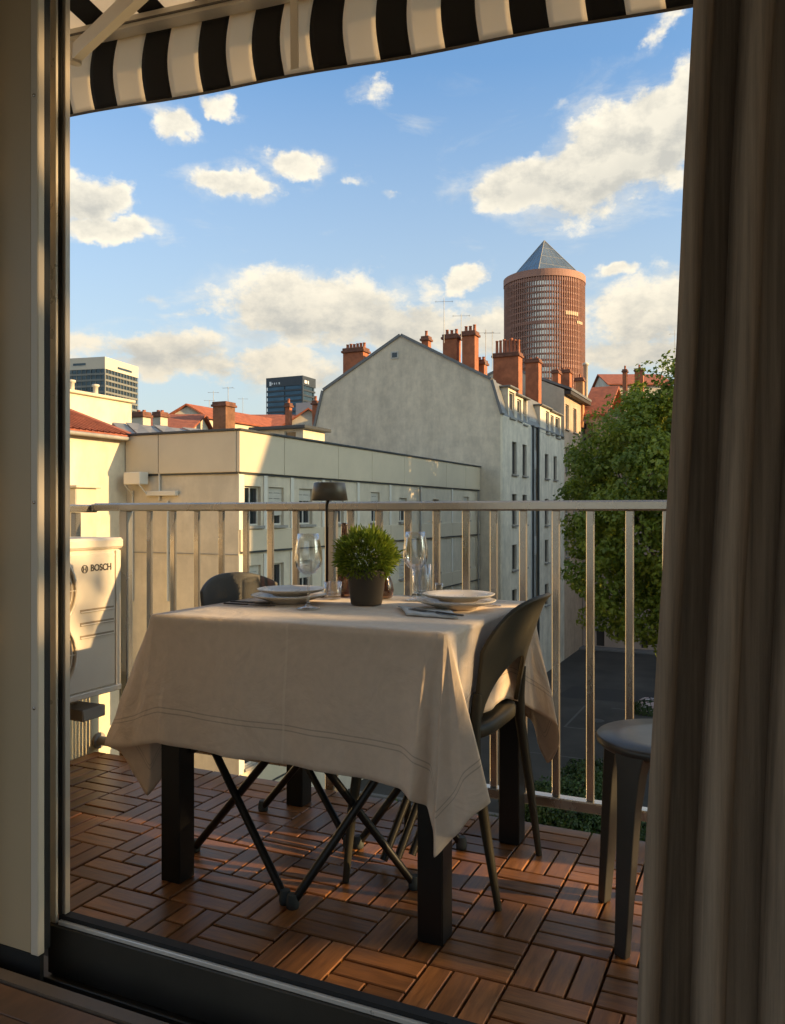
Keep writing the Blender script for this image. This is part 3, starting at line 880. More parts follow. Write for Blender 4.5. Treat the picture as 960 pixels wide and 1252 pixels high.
for u in (668.5, 679):
    yy = at_x(u, 560, XB).y
    for (a, b) in ((555, 585), (610, 642), (660, 688), (714, 740)):
        wins.append((yy - .5, yy + .5, fz(668, b), fz(668, a)))
row_front(row2, YD1, YD2, fz(675, 533), wins, m_white_r)
dormer(row2, yx(661), yx(673), fz(665, 529), fz(664, 497), [(yx(668), yx(671.8), fz(670, 530), fz(670, 503))])
dormer(row2, yx(673.4), yx(686.5), fz(678, 536), fz(678, 505), [(yx(674), yx(677.6), fz(676, 531), fz(676, 508)), (yx(679.6), yx(685), fz(682, 535), fz(682, 510))])
# peach house, higher, with party wall standing above the mansard
zp = fz(702, 483)
row3 = thing('peach_house', 'peach-rendered house with a dark eaves board at the end of the tall row', 'building', (XB, YD2, GZ))
wins = []
for u in (693.5, 703):
    yy = at_x(u, 560, XB).y
    for (a, b) in ((497, 527), (548, 578), (598, 628), (650, 680)):
        wins.append((yy - .55, yy + .55, fz(698, b), fz(698, a)))
row_front(row3, YD2, YD3, zp, wins, m_peach, m_wframe)
w = MB(); w.add([(XB - 9, YD2, GZ), (XB, YD2, GZ), (XB, YD2, zp), (XB - 4.5, YD2, zp + 2.0), (XB - 9, YD2, zp)], [(0, 1, 2, 3, 4)]); w.build('party_wall', m_cream, row3)
w = MB(); w.add([(XB, YD3, GZ), (XB - 9, YD3, GZ), (XB - 9, YD3, zp), (XB - 4.5, YD3, zp + 2.0), (XB, YD3, zp)], [(0, 1, 2, 3, 4)]); w.build('end_wall', m_peach, row3)
w = MB(); w.prism([(XB + .55, YD2 - .05, zp - .10), (XB + .55, YD2 - .05, zp + .08), (XB - 4.5, YD2 - .05, zp + 2.15), (XB - 9.3, YD2 - .05, zp + .05), (XB - 9.3, YD2 - .05, zp - .1), (XB - 4.5, YD2 - .05, zp + 1.95)], (0, YD3 - YD2 + .1, 0)); w.build('roof', m_zinc, row3)
w = MB(); w.bev((XB + .004, YD2, zp - .38), (XB + .5, YD3 + .1, zp - .11), .02); w.build('eaves_board', m_wood_d, row3)

# chimneys of the row: (u left, u right, v top, v foot, depth Y, pots)
def row_chimney(u0, u1, vt, vf, y, pots, label, dy=.7, pl=.5, group='tall brick chimneys of the row', x=None):
    if x is not None: y = at_x((u0 + u1) / 2, vt, x).y
    a, b = at_y(u0, vt, y), at_y(u1, vt, y)
    chimney(label, (a.x + b.x) / 2, y + dy / 2, at_y(u0, vf, y).z - 1.2, a.z, b.x - a.x, dy, pots, None, pl, group)
row_chimney(419.5, 444, 426, 462, YG + .6, 6, 'square orange brick chimney on the left shoulder of the blind gable', .8, .32)
row_chimney(515.5, 523.5, 411, 425, YG + 2.5, 1, 'smallest single-pot brick chimney right of the gable peak', .5, .35)
row_chimney(541.5, 558.5, 409, 440, YG + 1.2, 3, 'dark-capped brick chimney, left one of the close pair by the masts', .7, .32)
row_chimney(565, 580.5, 405, 448, YG + 1.0, 3, 'tallest brick chimney, right one of the close pair by the masts', .7, .38)
row_chimney(582, 592, 440, 455, YG + 2.2, 2, 'low brick chimney stub tucked behind the tall pair', .6, .2)
row_chimney(603, 634, 432, 478, 0, 7, 'widest brick chimney with a row of seven tall pots', .9, .9, x=-15.6)
row_chimney(642.5, 658.5, 439, 486, 0, 2, 'plain brick chimney slab just right of the seven-pot chimney', .8, .14, x=-15.3)
row_chimney(675.5, 682.5, 452, 478, 0, 1, 'thin brick chimney on the peach house, left of two', .9, .2, x=-15.4)
row_chimney(684, 696.5, 452, 486, 0, 2, 'broader brick chimney on the peach house, right of two', .9, .2, x=-15.2)
t = at_y(709, 462, YD3 - 1.2)
chimney('sunlit orange chimney with a black cowl at the end of the peach house', t.x, t.y, t.z - 4, t.z, .62, .6, 1, mat('lit_brick', (.55, .27, .12), .85, var=.2, vscale=3), .3, None)  # brighter copy of the chimney brick, sunlight put into its colour
t = at_y(716, 447, YD3 + .6)
q = MB(); q.lathe([(.19, t.z - 5), (.19, t.z), (.27, t.z + .02), (.27, t.z + .16), (0, t.z + .3)], (t.x, t.y, 0), 12)
tag(q.build('flue_pipe', m_offwhite, base=(t.x, t.y, t.z - 5)), 'tall white flue pipe rising beside the brick tower', 'flue')
for u, v0, v1, d, ar in ((543, 406, 365, 45, 3), (564, 402, 384, 46, 2), (594, 446, 403, 48, 3), (602, 440, 404, 50, 3), (825, 458, 404, 75, 1)):
    a = at_d(u, v0, d)
    antenna({543: 'tallest roof mast aerial, just left of the close pair of chimneys', 564: 'thin roof mast between the close pair of chimneys', 594: 'first thin aerial left of the seven-pot chimney', 602: 'second thin aerial, touching the seven-pot chimney in view'}[u] if u < 800 else 'bare mast rising behind the tree top by the curtain', a - Vector((0, 0, .6)), (v0 - v1) * d / 1000 + .6, arms=ar, aim=.35, spread=.5, group='roof antennas among the chimneys' if u < 800 else None)

# ================================================================== house closing the courtyard, and roofs beyond
YE = 66.0
ze = at_y(735, 508, YE).z; zr = at_y(735, 475, YE + 4.5).z
end = thing('house', 'red-roofed house closing the far end of the courtyard behind the tree', 'building', (-10, YE, GZ))
xe0, xe1 = -13.7, 9.0
wins = []
for k in range(6):
    x = at_y(717.5, 520, YE).x + k * 3.2
    for (za, zb_) in ((ze - 2.2, ze - .55), (ze - 5.2, ze - 3.4), (ze - 8.3, ze - 6.5), (ze - 11.4, ze - 9.6)):
        wins.append((x - .5, x + .5, za, zb_))
for (ua, ub, va, vb) in ((729, 739, 768, 792), (752, 760, 764, 781), (784, 792, 766, 793)):
    p, q_ = at_y(ua, va, YE), at_y(ub, vb, YE)
    wins.append((p.x, q_.x, max(q_.z, GZ + .15), p.z))
w = MB(); holed_wall(w, (0, YE, 0), UX, NY, xe0, xe1, GZ, ze, wins, .3); w.add([(xe0, YE + 9, GZ), (xe0, YE, GZ), (xe0, YE, ze), (xe0, YE + 4.5, zr), (xe0, YE + 9, ze)], [(0, 1, 2, 3, 4)]); w.add([(xe1, YE, GZ), (xe1, YE + 9, GZ), (xe1, YE + 9, ze), (xe1, YE + 4.5, zr), (xe1, YE, ze)], [(0, 1, 2, 3, 4)])
w.build('wall', m_pink_r, end)
for i, h in enumerate(wins):
    if i < len(wins) - 3: window(end, (0, YE, 0), UX, NY, h, .25, m_wframe_d, m_wpane, bars=1, fw=.06)
    else:
        f = MB(); obox(f, (0, YE, 0), UX, NY, h[0], h[1], h[2], h[3], -.25, -.2); dd = f.build('door', m_wood_d, end)
        f = MB(); obox(f, (0, YE, 0), UX, NY, h[0] - .12, h[1] + .12, h[3], h[3] + .15, .003, .05); f.build('lintel', m_sill, dd)
r = MB(); r.prism([(xe0 - .2, YE - .35, ze - .05), (xe0 - .2, YE - .35, ze + .1), (xe0 - .2, YE + 4.5, zr + .15), (xe0 - .2, YE + 9.3, ze + .1), (xe0 - .2, YE + 9.3, ze - .05), (xe0 - .2, YE + 4.5, zr - .05)], (at_y(757, 480, YE + 4.5).x - xe0 + .2, 0, 0)); r.build('roof', m_tile_r, end)
a = at_d(745, 500, 86); hs = small_house('pale house with brick chimneys half hidden behind the tree crown', (a.x, a.y, 0), RGT * 6.5, FWD * 8, at_d(750, 470, 86).z, at_d(750, 459, 90).z, 'u', m_white_r, m_tile_r)
for u0, u1, vt, lab in ((762, 767, 452, 'narrow brick chimney on the pale house beside the tree top'), (777, 787, 451, 'wider brick chimney on the pale house beside the tree top')):
    a, b = at_d(u0, vt, 84), at_d(u1, vt, 84)
    chimney(lab, (a.x + b.x) / 2, a.y, a.z - 3.4, a.z, (b - a).length, .6, 1, None, .4, 'chimneys by the tree top')

# out-of-view houses on the sunny side, shaped to put the row and the yard in shade
def opposite(label, y0, y1, zt):
    XS = 26.0
    opp = thing('apartment_block', label, 'building', (XS, y0, GZ))
    wins = []
    for k in range(int((y1 - y0 - 1.2) / 3.1)):
        for fl in range(int((zt - GZ - 1) / 3.1)):
            y = y0 + 1.9 + k * 3.1; z = GZ + 1.2 + fl * 3.1
            wins.append((y - .55, y + .55, z, z + 1.7))
    w = MB(); holed_wall(w, (XS, 0, 0), UY, -NX, y0, y1, GZ, zt, wins, .25)
    w.box((XS + .4, y0, GZ), (XS + 10, y1, zt)); w.add([(XS, y0, GZ), (XS, y0, zt), (XS + .4, y0, zt), (XS + .4, y0, GZ)], [(0, 1, 2, 3)]); w.add([(XS, y1, GZ), (XS + .4, y1, GZ), (XS + .4, y1, zt), (XS, y1, zt)], [(0, 1, 2, 3)]); w.build('wall', m_cream, opp)
    w = MB(); w.bev((XS - .3, y0 - .2, zt), (XS + 10.3, y1 + .2, zt + .25), .05); w.build('roof', m_zinc, opp)
    w = MB()
    for h in wins: obox(w, (XS, 0, 0), UY, -NX, h[0], h[1], h[2], h[3], -.24, -.2)
    w.build('panes', m_wpane, opp)
opposite('unseen tall cream house on the sunny side of the courtyard, nearer one', 29.6, 40.5, 15.8)
opposite('unseen low house added between the two tall ones to shade the courtyard', 40.75, 45.2, 2.0)
opposite('unseen tall cream house on the sunny side of the courtyard, farther and higher one', 45.5, 77.0, 18.4)


# ================================================================== far towers
def tower():
    c = at_d(665.5, 626, 400); R = 48.3 * .4
    zt = at_d(665.5, 328, 400 - R).z
    t = thing('round_tower', 'tall round reddish office tower with a glass pyramid on top', 'tower', (c.x, c.y, GZ))
    g_ = MB(); g_.lathe([(R - .7, GZ), (R - .7, zt - 2)], (c.x, c.y, 0), 72, smooth=False); g_.build('glazing', m_towerglass, t)
    nf = 43; H = zt - GZ; fh = H / nf
    b = MB()
    for k in range(nf):
        z = zt - 5.2 - k * fh; hh = .7 if k % 7 else 1.5
        b.lathe([(R - .8, z), (R - .1, z), (R - .1, z + hh), (R - .8, z + hh)], (c.x, c.y, 0), 72, smooth=False, cap=False)
    stuff(b.build('floor_bands', m_tower, t))
    r_ = MB(); nr_ = 100
    for k in range(nr_):
        a = 2 * math.pi * k / nr_; M = Matrix.Translation((c.x, c.y, 0)) @ Matrix.Rotation(a, 4, 'Z')
        r_.box((R - .75, -.17, GZ), (R + .22, .17, zt - 3.2), M)
    stuff(r_.build('ribs', m_tower_d, t))
    p = MB(); p.lathe([(R - .3, zt - 3.3), (R + .45, zt - 3.3), (R + .45, zt), (R - 1.2, zt), (R - 1.2, zt - 1.5), (0, zt - 1.5)], (c.x, c.y, 0), 72, smooth=False); p.build('parapet_ring', m_tower, t)
    za = at_d(665.5, 294, 400).z; q = 15.0; ang = YAW - math.pi / 2 - RAD(19)
    cs = [Vector((c.x + q * 1.25 * math.cos(ang + k * math.pi / 2), c.y + q * 1.25 * math.sin(ang + k * math.pi / 2), zt - .6)) for k in range(4)]
    ap = Vector((c.x, c.y, za))
    p = MB()
    for k in range(4): p.add([cs[k], cs[(k + 1) % 4], ap], [(0, 1, 2)])
    po = p.build('pyramid', m_pyr, t)
    e = MB()
    for k in range(4):
        e.tube([cs[k], ap], .22, 5)
        for f in (.2, .4, .6, .8):
            e.tube([cs[k].lerp(cs[(k + 1) % 4], f), ap], .07, 4)
        for f in (.25, .5, .75): e.tube([cs[k].lerp(ap, f), cs[(k + 1) % 4].lerp(ap, f)], .07, 4)
    e.build('glazing_bars', m_sheet, po)
    # blind panels on two stretches of floor, cream colour carrying the bright sun strips
    toc = math.atan2(-c.y, -c.x)
    for a0, a1, v0, v1 in ((30, 53, 382.5, 387), (50, 65, 392.5, 396)):
        z0 = at_d(690, v1, 386).z; z1 = at_d(690, v0, 386).z
        n_ = int((a1 - a0) / 3.6)
        for k in range(n_):
            q_ = MB(); f0 = toc + RAD(a0 + (a1 - a0) * k / n_ + .4); f1 = toc + RAD(a0 + (a1 - a0) * (k + 1) / n_ - .4)
            q_.prism([(c.x + (R + .3) * math.cos(f), c.y + (R + .3) * math.sin(f), z) for f, z in ((f0, z0), (f1, z0), (f1, z1), (f0, z1))], Vector((math.cos(f0), math.sin(f0), 0)) * .12)
            q_.build('sun_strip_blind', mat('sun_strip_blind', (.58, .43, .27), .7), t)
    return t
tower()


def slab_tower(name, label, corner_u, v_top, d, ang, wl, wr, nfl, fh, mg, mbd, crown_h, crown_m, mul=3.0):
    """box tower: left face runs to the left of the corner, right face away to the right; ang = turn of its axes"""
    c = at_d(corner_u, 626, d); zt = at_d(corner_u, v_top, d).z
    ex = Vector((math.cos(ang), math.sin(ang), 0)); ey = Vector((-math.sin(ang), math.cos(ang), 0))
    base = Vector((c.x, c.y, GZ))
    t = thing(name, label, 'tower', base)
    P = lambda a, b, z: Vector((c.x, c.y, 0)) - ex * a + ey * b + Vector((0, 0, z))
    def bx(mb, a0, a1, b0, b1, z0, z1):
        vs = [P(a1, b0, z0), P(a0, b0, z0), P(a0, b1, z0), P(a1, b1, z0), P(a1, b0, z1), P(a0, b0, z1), P(a0, b1, z1), P(a1, b1, z1)]
        mb.add(vs, [(0, 3, 2, 1), (4, 5, 6, 7), (0, 1, 5, 4), (1, 2, 6, 5), (2, 3, 7, 6), (3, 0, 4, 7)])
    q = MB(); bx(q, .4, wl - .4, .4, wr - .4, GZ, zt - crown_h); q.build('glazing', mg, t)
    for k in range(nfl):
        z = zt - crown_h - (k + 1) * fh
        q = MB(); bx(q, 0, wl, 0, wr, z, z + fh * .33); q.build('floor_band', mbd, t)
    q = MB()
    for a in np.arange(0, wl + .1, mul): bx(q, a - .12, a + .12, .05, .3, GZ, zt - crown_h)
    for b in np.arange(0, wr + .1, mul): bx(q, .05, .3, b - .12, b + .12, GZ, zt - crown_h)
    stuff(q.build('mullions', mbd, t))
    q = MB(); bx(q, -.1, wl + .1, -.1, wr + .1, zt - crown_h, zt); q.build('crown', crown_m, t)
    q = MB(); bx(q, -.25, .5, -.25, .5, GZ, zt - crown_h - .1); q.build('corner_post', mbd, t)
    return t, P, bx, zt


t, P, bx, zt = slab_tower('office_tower', 'pale-topped glass office slab rising above the left rooftops', 128.4, 436, 450, RAD(24.84 - 14.6), 60, 33, 18, 3.3, m_offglass, m_offband, 6.6, m_offwhite)
q = MB(); bx(q, 30, 38, -.25, -.12, zt - 5.0, zt - 3.9); bx(q, 12, 20, -.25, -.12, zt - 4.2, zt - 3.0); q.build('crown_sign', m_offglass, t)
q = MB(); bx(q, -.25, -.12, 12, 26, zt - 4.8, zt - 3.6); q.build('crown_sign', m_offglass, t)
t, P, bx, zt = slab_tower('office_tower', 'dark blue glass office tower with small white roof signs', 370, 459, 400, 0.0, 21, 12.5, 21, 2.6, m_dkglass, m_dkband, 4.6, m_dkband, 10.5)
q = MB()
for k, wdt in enumerate((2.0, .8, 1.0, .6, 1.1)):
    a = 19.0 - k * 1.35; bx(q, a - wdt * .55, a, -.3, -.12, zt - 4.0 + (.5 if k else 0), zt - 2.0 - (.5 if k else 0))
q.build('roof_sign', m_sign, t)
q = MB()
for k, wdt in enumerate((1.2, .7, .9)):
    b = 1.6 + k * 1.5; bx(q, -.3, -.12, b, b + wdt, zt - 3.6, zt - 2.0)
q.build('roof_sign', m_sign, t)


# ================================================================== trees and shrubs
def tree(label, base, trunk_h, cc, rad, n_clump, per, leaf, m=None, name='tree', group=None, seed=1, gaps=.0, trunk_r=.3, lo=-1.0, aspect=.62):
    R_ = np.random.default_rng(seed)
    b = Vector(base); c = np.array(cc); rad = np.array(rad)
    t = thing(name, label, 'tree', b, group)
    w = MB()
    top = Vector((c[0], c[1], c[2] - rad[2] * .1))
    w.tube([b, b.lerp(top, .3) + Vector((.15, .1, 0)), b.lerp(top, .65) + Vector((-.1, .05, 0)), top], [trunk_r * 1.25, trunk_r, trunk_r * .75, trunk_r * .3], 10)
    cl = []
    while len(cl) < n_clump:
        d = R_.normal(size=3); d /= np.linalg.norm(d)
        if d[2] < lo: continue
        rr = R_.uniform(.35, 1.0) ** .45
        lump = 1 + .16 * math.sin(d[0] * 5 + seed) * math.cos(d[1] * 4 + d[2] * 6 + seed)
        cl.append(c + d * rad * rr * lump)
    cl = np.array(cl)
    st = b.lerp(top, .45)
    for k in range(14):
        e = Vector(cl[R_.integers(len(cl))]); s0 = b.lerp(top, R_.uniform(.35, .85))
        mid = s0.lerp(e, .5) + Vector((0, 0, .35))
        w.tube([s0, mid, e], [trunk_r * .38, trunk_r * .22, .03], 6)
    w.build('trunk', m_bark, t)
    pos, nr, tint = [], [], []
    for q in cl:
        dirc = (q - c) / rad; dl = np.linalg.norm(dirc) + 1e-6
        rc = R_.uniform(.5, 1.15) * leaf * 3.3
        v = R_.normal(size=(per, 3)); v /= np.linalg.norm(v, axis=1, keepdims=True)
        v[:, 2] = v[:, 2] * .85
        pos.append(q + v * rc * R_.uniform(.6, 1.0, (per, 1)))
        nr.append(v * .6 + np.array([0, 0, .45]) + dirc / dl * .35 + R_.normal(size=(per, 3)) * .5)
        tint.append(np.clip(R_.uniform(.15, .85) + R_.normal(0, .14, per), 0, 1))
    pos = np.concatenate(pos); nr = np.concatenate(nr); tint = np.concatenate(tint)
    leaf_mesh('crown', pos, nr, leaf * R_.uniform(.7, 1.25, len(pos)), aspect, tint, m or m_leaf, t)
    return t


tb = at_d(836, 0, 36); tb.z = GZ
tree('big leafy green tree in the courtyard beside the curtain', tb, 5, (tb.x, tb.y, 1.0), (5.3, 5.3, 6.1), 1050, 85, .22, seed=5, trunk_r=.28)
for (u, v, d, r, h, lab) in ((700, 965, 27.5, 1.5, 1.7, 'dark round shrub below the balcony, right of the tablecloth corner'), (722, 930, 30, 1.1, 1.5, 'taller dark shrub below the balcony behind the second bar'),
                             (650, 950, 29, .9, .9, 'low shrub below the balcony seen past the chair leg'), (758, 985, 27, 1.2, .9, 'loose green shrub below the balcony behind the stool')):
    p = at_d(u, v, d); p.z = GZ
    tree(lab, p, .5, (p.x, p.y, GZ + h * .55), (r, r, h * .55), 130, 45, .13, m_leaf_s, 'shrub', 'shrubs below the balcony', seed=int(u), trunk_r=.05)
p = at_d(792, 858, 44); p.z = GZ
ft = thing('flower_bush', 'low bush with pale pink flowers at the edge of the yard', 'plant', p)
R_ = np.random.default_rng(3); k = 900
v = R_.normal(size=(k, 3)); v /= np.linalg.norm(v, axis=1, keepdims=True); v[:, 2] = np.abs(v[:, 2])
leaf_mesh('foliage', np.array(p) + v * np.array([1.0, .7, .7]), v, R_.uniform(.10, .2, k), .6, R_.uniform(.2, 1, k), m_leaf_s, ft)
k = 90; v = R_.normal(size=(k, 3)); v /= np.linalg.norm(v, axis=1, keepdims=True); v[:, 2] = np.abs(v[:, 2]) * .8 + .2
leaf_mesh('flowers', np.array(p) + np.array([.1, 0, 0]) + v * np.array([.8, .6, .85]), v, R_.uniform(.14, .24, k), .9, R_.uniform(0, 1, k), leafmat('petal', (.55, .38, .40), (.72, .66, .64), .3), ft)
# unseen tree added beside the building, its leaves break the low sun on the balcony
tree('unseen leafy tree added right of the balcony to dapple its sunlight', (11.0, 1.4, GZ), 5, (11.0, 1.35, 5.0), (2.6, 2.5, 4.6), 90, 60, .26, seed=9, trunk_r=.24)

# ================================================================== balcony and room: materials
m_slat = mat('acacia_slat', (.30, .128, .042), .40, var=0, vscale=9, stretch=(1.2, 9, 4), col2=(.145, .060, .021), bump=.25, bscale=30, bdist=.0012, rand=.34)
m_tbase = mat('black_tile_base', (.012, .011, .010), .8)
m_rail = mat('brushed_rail_metal', (.55, .515, .46), .27, .9, var=.16, vscale=5, stretch=(1, 1, .4), bump=.06, bscale=70)
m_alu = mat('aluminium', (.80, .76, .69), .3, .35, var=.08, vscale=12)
m_alu_d = mat('dark_door_metal', (.07, .062, .05), .42, .35, var=.2, vscale=6)
m_gasket = mat('rubber_gasket', (.010, .010, .010), .7)
m_lacq = mat('door_lacquer', (.48, .365, .225), .5, var=.05, vscale=2)
m_plaster = mat('room_plaster', (.80, .66, .46), .9, var=.04, vscale=2)
m_roomfl = mat('room_parquet', (.16, .075, .035), .5, var=.3, vscale=6, stretch=(6, 1, 1), rand=.15)
m_facade = mat('facade_render', (.70, .60, .45), .9, var=.1, vscale=1)
m_wall_l = mat('balcony_wall_paint', (.72, .62, .40), .8, var=.06, vscale=2, bump=.12, bscale=60)
m_ac = mat('ac_enamel', (.72, .65, .55), .35, var=.04, vscale=5)
m_ac_d = mat('ac_dark_recess', (.30, .235, .16), .6)
m_txt = mat('logo_print', (.06, .055, .05), .6)
m_black = mat('black_steel', (.012, .0115, .0105), .42, .2, spec=.4)
m_blackrub = mat('grey_rubber_foot', (.045, .055, .055), .7)
m_chair = mat('grey_chair_plastic', (.042, .038, .028), .5, var=.06, vscale=20, bump=.08, bscale=260, bdist=.0006, spec=.22)
m_chair_b = mat('dark_grey_backrest', (.060, .058, .054), .5, var=.08, vscale=20, spec=.25)
m_stool = mat('dark_stool_plastic', (.045, .044, .041), .34, var=.05, vscale=15, bump=.08, bscale=240, bdist=.0006)
m_plate = mat('stoneware_glaze', (.62, .565, .49), .28, var=.05, vscale=10)
m_steel = mat('cutlery_steel', (.55, .53, .50), .22, 1.0)
m_cutd = mat('dark_cutlery', (.06, .055, .05), .30, .8)
m_napk = mat('pale_blue_napkin', (.52, .56, .58), .9, var=.06, vscale=30, bump=.2, bscale=300)
m_potm = mat('grey_pot', (.062, .052, .040), .6, var=.08, vscale=8)
m_lampm = mat('bronze_lamp', (.105, .098, .082), .42, .45)
m_candle = mat('candle_wax', (.82, .74, .60), .5)
m_needle = leafmat('topiary_blade', (.075, .135, .014), (.32, .38, .040), .5)
m_glass = glass('clear_glass', (.97, .97, .965))
m_amber = glass('brown_glass', (.62, .44, .30))
m_awn_w = mat('awning_white', (.86, .80, .70), .85, var=.05, vscale=6)
m_awn_k = mat('awning_black', (.016, .016, .018), .85, var=.1, vscale=6)
m_awn_m = mat('awning_white_metal', (.74, .69, .60), .45, .1)
m_hem = mat('awning_hem', (.16, .145, .125), .85)
m_curt = mat('taupe_curtain', (.38, .275, .185), .95, var=.38, vscale=16, stretch=(9, 9, .2), bump=.6, bscale=300, bdist=.0012)
m_mark = mat('grey_stone', (.30, .27, .23), .9)


def translucent(m, w, col):
    n, l = m.node_tree.nodes, m.node_tree.links
    b = n['Principled BSDF']; o = n['Material Output']
    t = n.new('ShaderNodeBsdfTranslucent'); t.inputs[0].default_value = (*col, 1)
    x = n.new('ShaderNodeMixShader'); x.inputs[0].default_value = w
    l.new(b.outputs[0], x.inputs[1]); l.new(t.outputs[0], x.inputs[2]); l.new(x.outputs[0], o.inputs[0])
translucent(m_awn_w, .62, (.92, .84, .71))
translucent(m_curt, .06, (.16, .13, .10))

# ================================================================== balcony slab and deck tiles
YR = 2.70                                             # railing line
DX0, DX1, DY0, DY1 = -2.655, 1.5, 1.36, 2.665
sb = MB(); sb.box((-2.95, 1.20, -.30), (1.8, 2.66, -.034)); struct(sb.build('balcony_slab', m_facade))
S = .1865
ox, oy = -.709, 1.726
deck = bpy.data.objects.new('deck', None); COL.objects.link(deck); struct(deck)
b_ = MB(); b_.box((DX0, DY0, -.032), (DX1, DY1, -.022)); b_.build('tile_base', m_tbase, deck)
# one slat mesh with softened edges, shared
L_, W_ = S - .006, S / 3 - .006


def slat_mesh(L, W):
    bm = bmesh.new(); bmesh.ops.create_cube(bm, size=1)
    for v in bm.verts: v.co = Vector((v.co.x * L, v.co.y * W, v.co.z * .02 - .010))
    top = [e for e in bm.edges if all(v.co.z > -.005 for v in e.verts)]
    bmesh.ops.bevel(bm, geom=top, offset=.0022, segments=1, affect='EDGES')
    me = bpy.data.meshes.new('slat'); bm.to_mesh(me); bm.free(); me.materials.append(m_slat); return me
sm = slat_mesh(L_, W_); sm_h = slat_mesh(L_ / 2 - .003, W_)
cands = []
for i in range(-12, 13):
    for j in range(-3, 7):
        x0, y0 = ox + i * S, oy + j * S
        for k in range(3):
            if (i + j) % 2 == 0: c = (x0 + S / 2, y0 + S * (k + .5) / 3); rot = 0
            else: c = (x0 + S * (k + .5) / 3, y0 + S / 2); rot = 1
            hx, hy = (L_ / 2, W_ / 2) if rot == 0 else (W_ / 2, L_ / 2)
            if c[0] - hx < DX0 or c[0] + hx > DX1 or c[1] - hy < DY0 + .01 or c[1] + hy > DY1 + .02: continue
            d = Vector((c[0], c[1], 0)) - EYE
            zc = d.dot(FWD); u = 480 + 1000 * d.dot(RGT) / zc; v = 626 - 1000 * d.z / zc
            vis = (50 < u < 830 and v < 1290)
            cands.append((0 if vis else 1, zc, c, rot))
cands.sort(key=lambda q: (q[0], q[1]))
rest = MB()
for q, (inv, zc, c, rot) in enumerate(cands):
    if q < 300 and not inv:
        half = random.random() < .035
        zj = random.uniform(-.0012, .0012)
        rz = (math.pi / 2 if rot else 0) + random.uniform(-.004, .004) + (math.pi if random.random() < .5 else 0)
        if half:
            ax = Vector((0, 1, 0)) if rot else Vector((1, 0, 0))
            for s_ in (-1, 1):
                o = share(sm_h, 'slat', deck, Vector((c[0], c[1], zj)) + ax * (L_ / 4 + .0015) * s_, rz)
        else:
            o = share(sm, 'slat', deck, (c[0], c[1], zj), rz)
    else:
        hx, hy = (L_ / 2, W_ / 2) if rot == 0 else (W_ / 2, L_ / 2)
        rest.box((c[0] - hx, c[1] - hy, -.02), (c[0] + hx, c[1] + hy, -.0005))
if rest.v: stuff(rest.build('far_slats', m_slat, deck))

# ================================================================== railing
rail = thing('railing', 'metal balcony railing with square top rail and upright bars', 'railing', (-1.2, YR, 0))
RZ = 1.068
xl, xr_ = at_y(118, 620, YR).x, 1.5
p = MB(); p.bev((xl, YR - .022, RZ - .034), (xr_, YR + .022, RZ), .006); p.build('top_rail', m_rail, rail)
p = MB(); p.bev((at_y(150, 900, YR).x, YR - .022, .050), (xr_, YR + .022, .085), .004); p.build('bottom_rail', m_rail, rail)
bars = [183, 212, 241, 271, 301, 331, 362, 429, 464, 499, 534, 570, 604, 640, 680, 722, 770]
xsb = [at_y(u, 700, YR).x for u in bars]
stp = (xsb[-1] - xsb[-5]) / 4
k = 1
while xsb[-1] < 1.4: xsb.append(xsb[-1] + stp)
me = None
for x in xsb:
    if me is None:
        q = MB(); q.bev((-.013, -.007, .0845), (.013, .007, RZ - .0335), .0025); o = q.build('bar', m_rail, rail); o.location = Vector((x, YR, 0)) - woff(rail); me = o.data
    else:
        share(me, 'bar', rail, Vector((x, YR, 0)) - woff(rail))
for u, hw in ((154, .022), (405.5, .019)):
    x = at_y(u, 700, YR).x
    q = MB(); q.bev((x - hw, YR - .019, -.06), (x + hw, YR + .019, RZ - .0345), .003); q.build('post', m_rail, rail)
for x in (-.2, .9):
    q = MB(); q.bev((x - .019, YR - .019, -.06), (x + .019, YR + .019, .0495), .003); q.build('post', m_rail, rail)
# side railing at the left end on the low wall
XL = -2.66
lw = MB(); lw.bev((XL - .12, 1.36, -.30), (XL, 2.765, .90), .006)
tag(lw.build('balcony_wall', m_wall_l, base=(XL, 2.0, -.3)), 'low sunlit yellow wall closing the left end of the balcony', 'low wall')
sr = thing('side_railing', 'short return of the railing above the low wall at the left end', 'railing', (XL - .06, 2.2, .90))
p = MB(); p.bev((XL - .085, 1.40, RZ - .04), (XL - .035, YR + .03, RZ - .006), .005); p.bev((XL - .034, YR - .018, RZ - .0345), (xl - .003, YR + .018, RZ - .004), .004); p.build('top_rail', m_rail, sr)
for u in (93, 110, 128):
    y = at_x(u, 640, XL - .06).y
    if y < YR: p = MB(); p.bev((XL - .075, y - .016, .90), (XL - .045, y + .016, RZ - .041), .003); p.build('bar', m_rail, sr)
# wall tap stub near the deck
t = at_x(120, 905, XL)
p = MB(); p.tube([(XL, t.y, t.z), (XL + .012, t.y, t.z)], .035, 14); p.tube([(XL + .010, t.y, t.z), (XL + .11, t.y, t.z)], .020, 10)
tag(p.build('wall_spout', m_mark, base=(XL, t.y, t.z)), 'short round spout on the low yellow wall under the outdoor unit', 'spout')

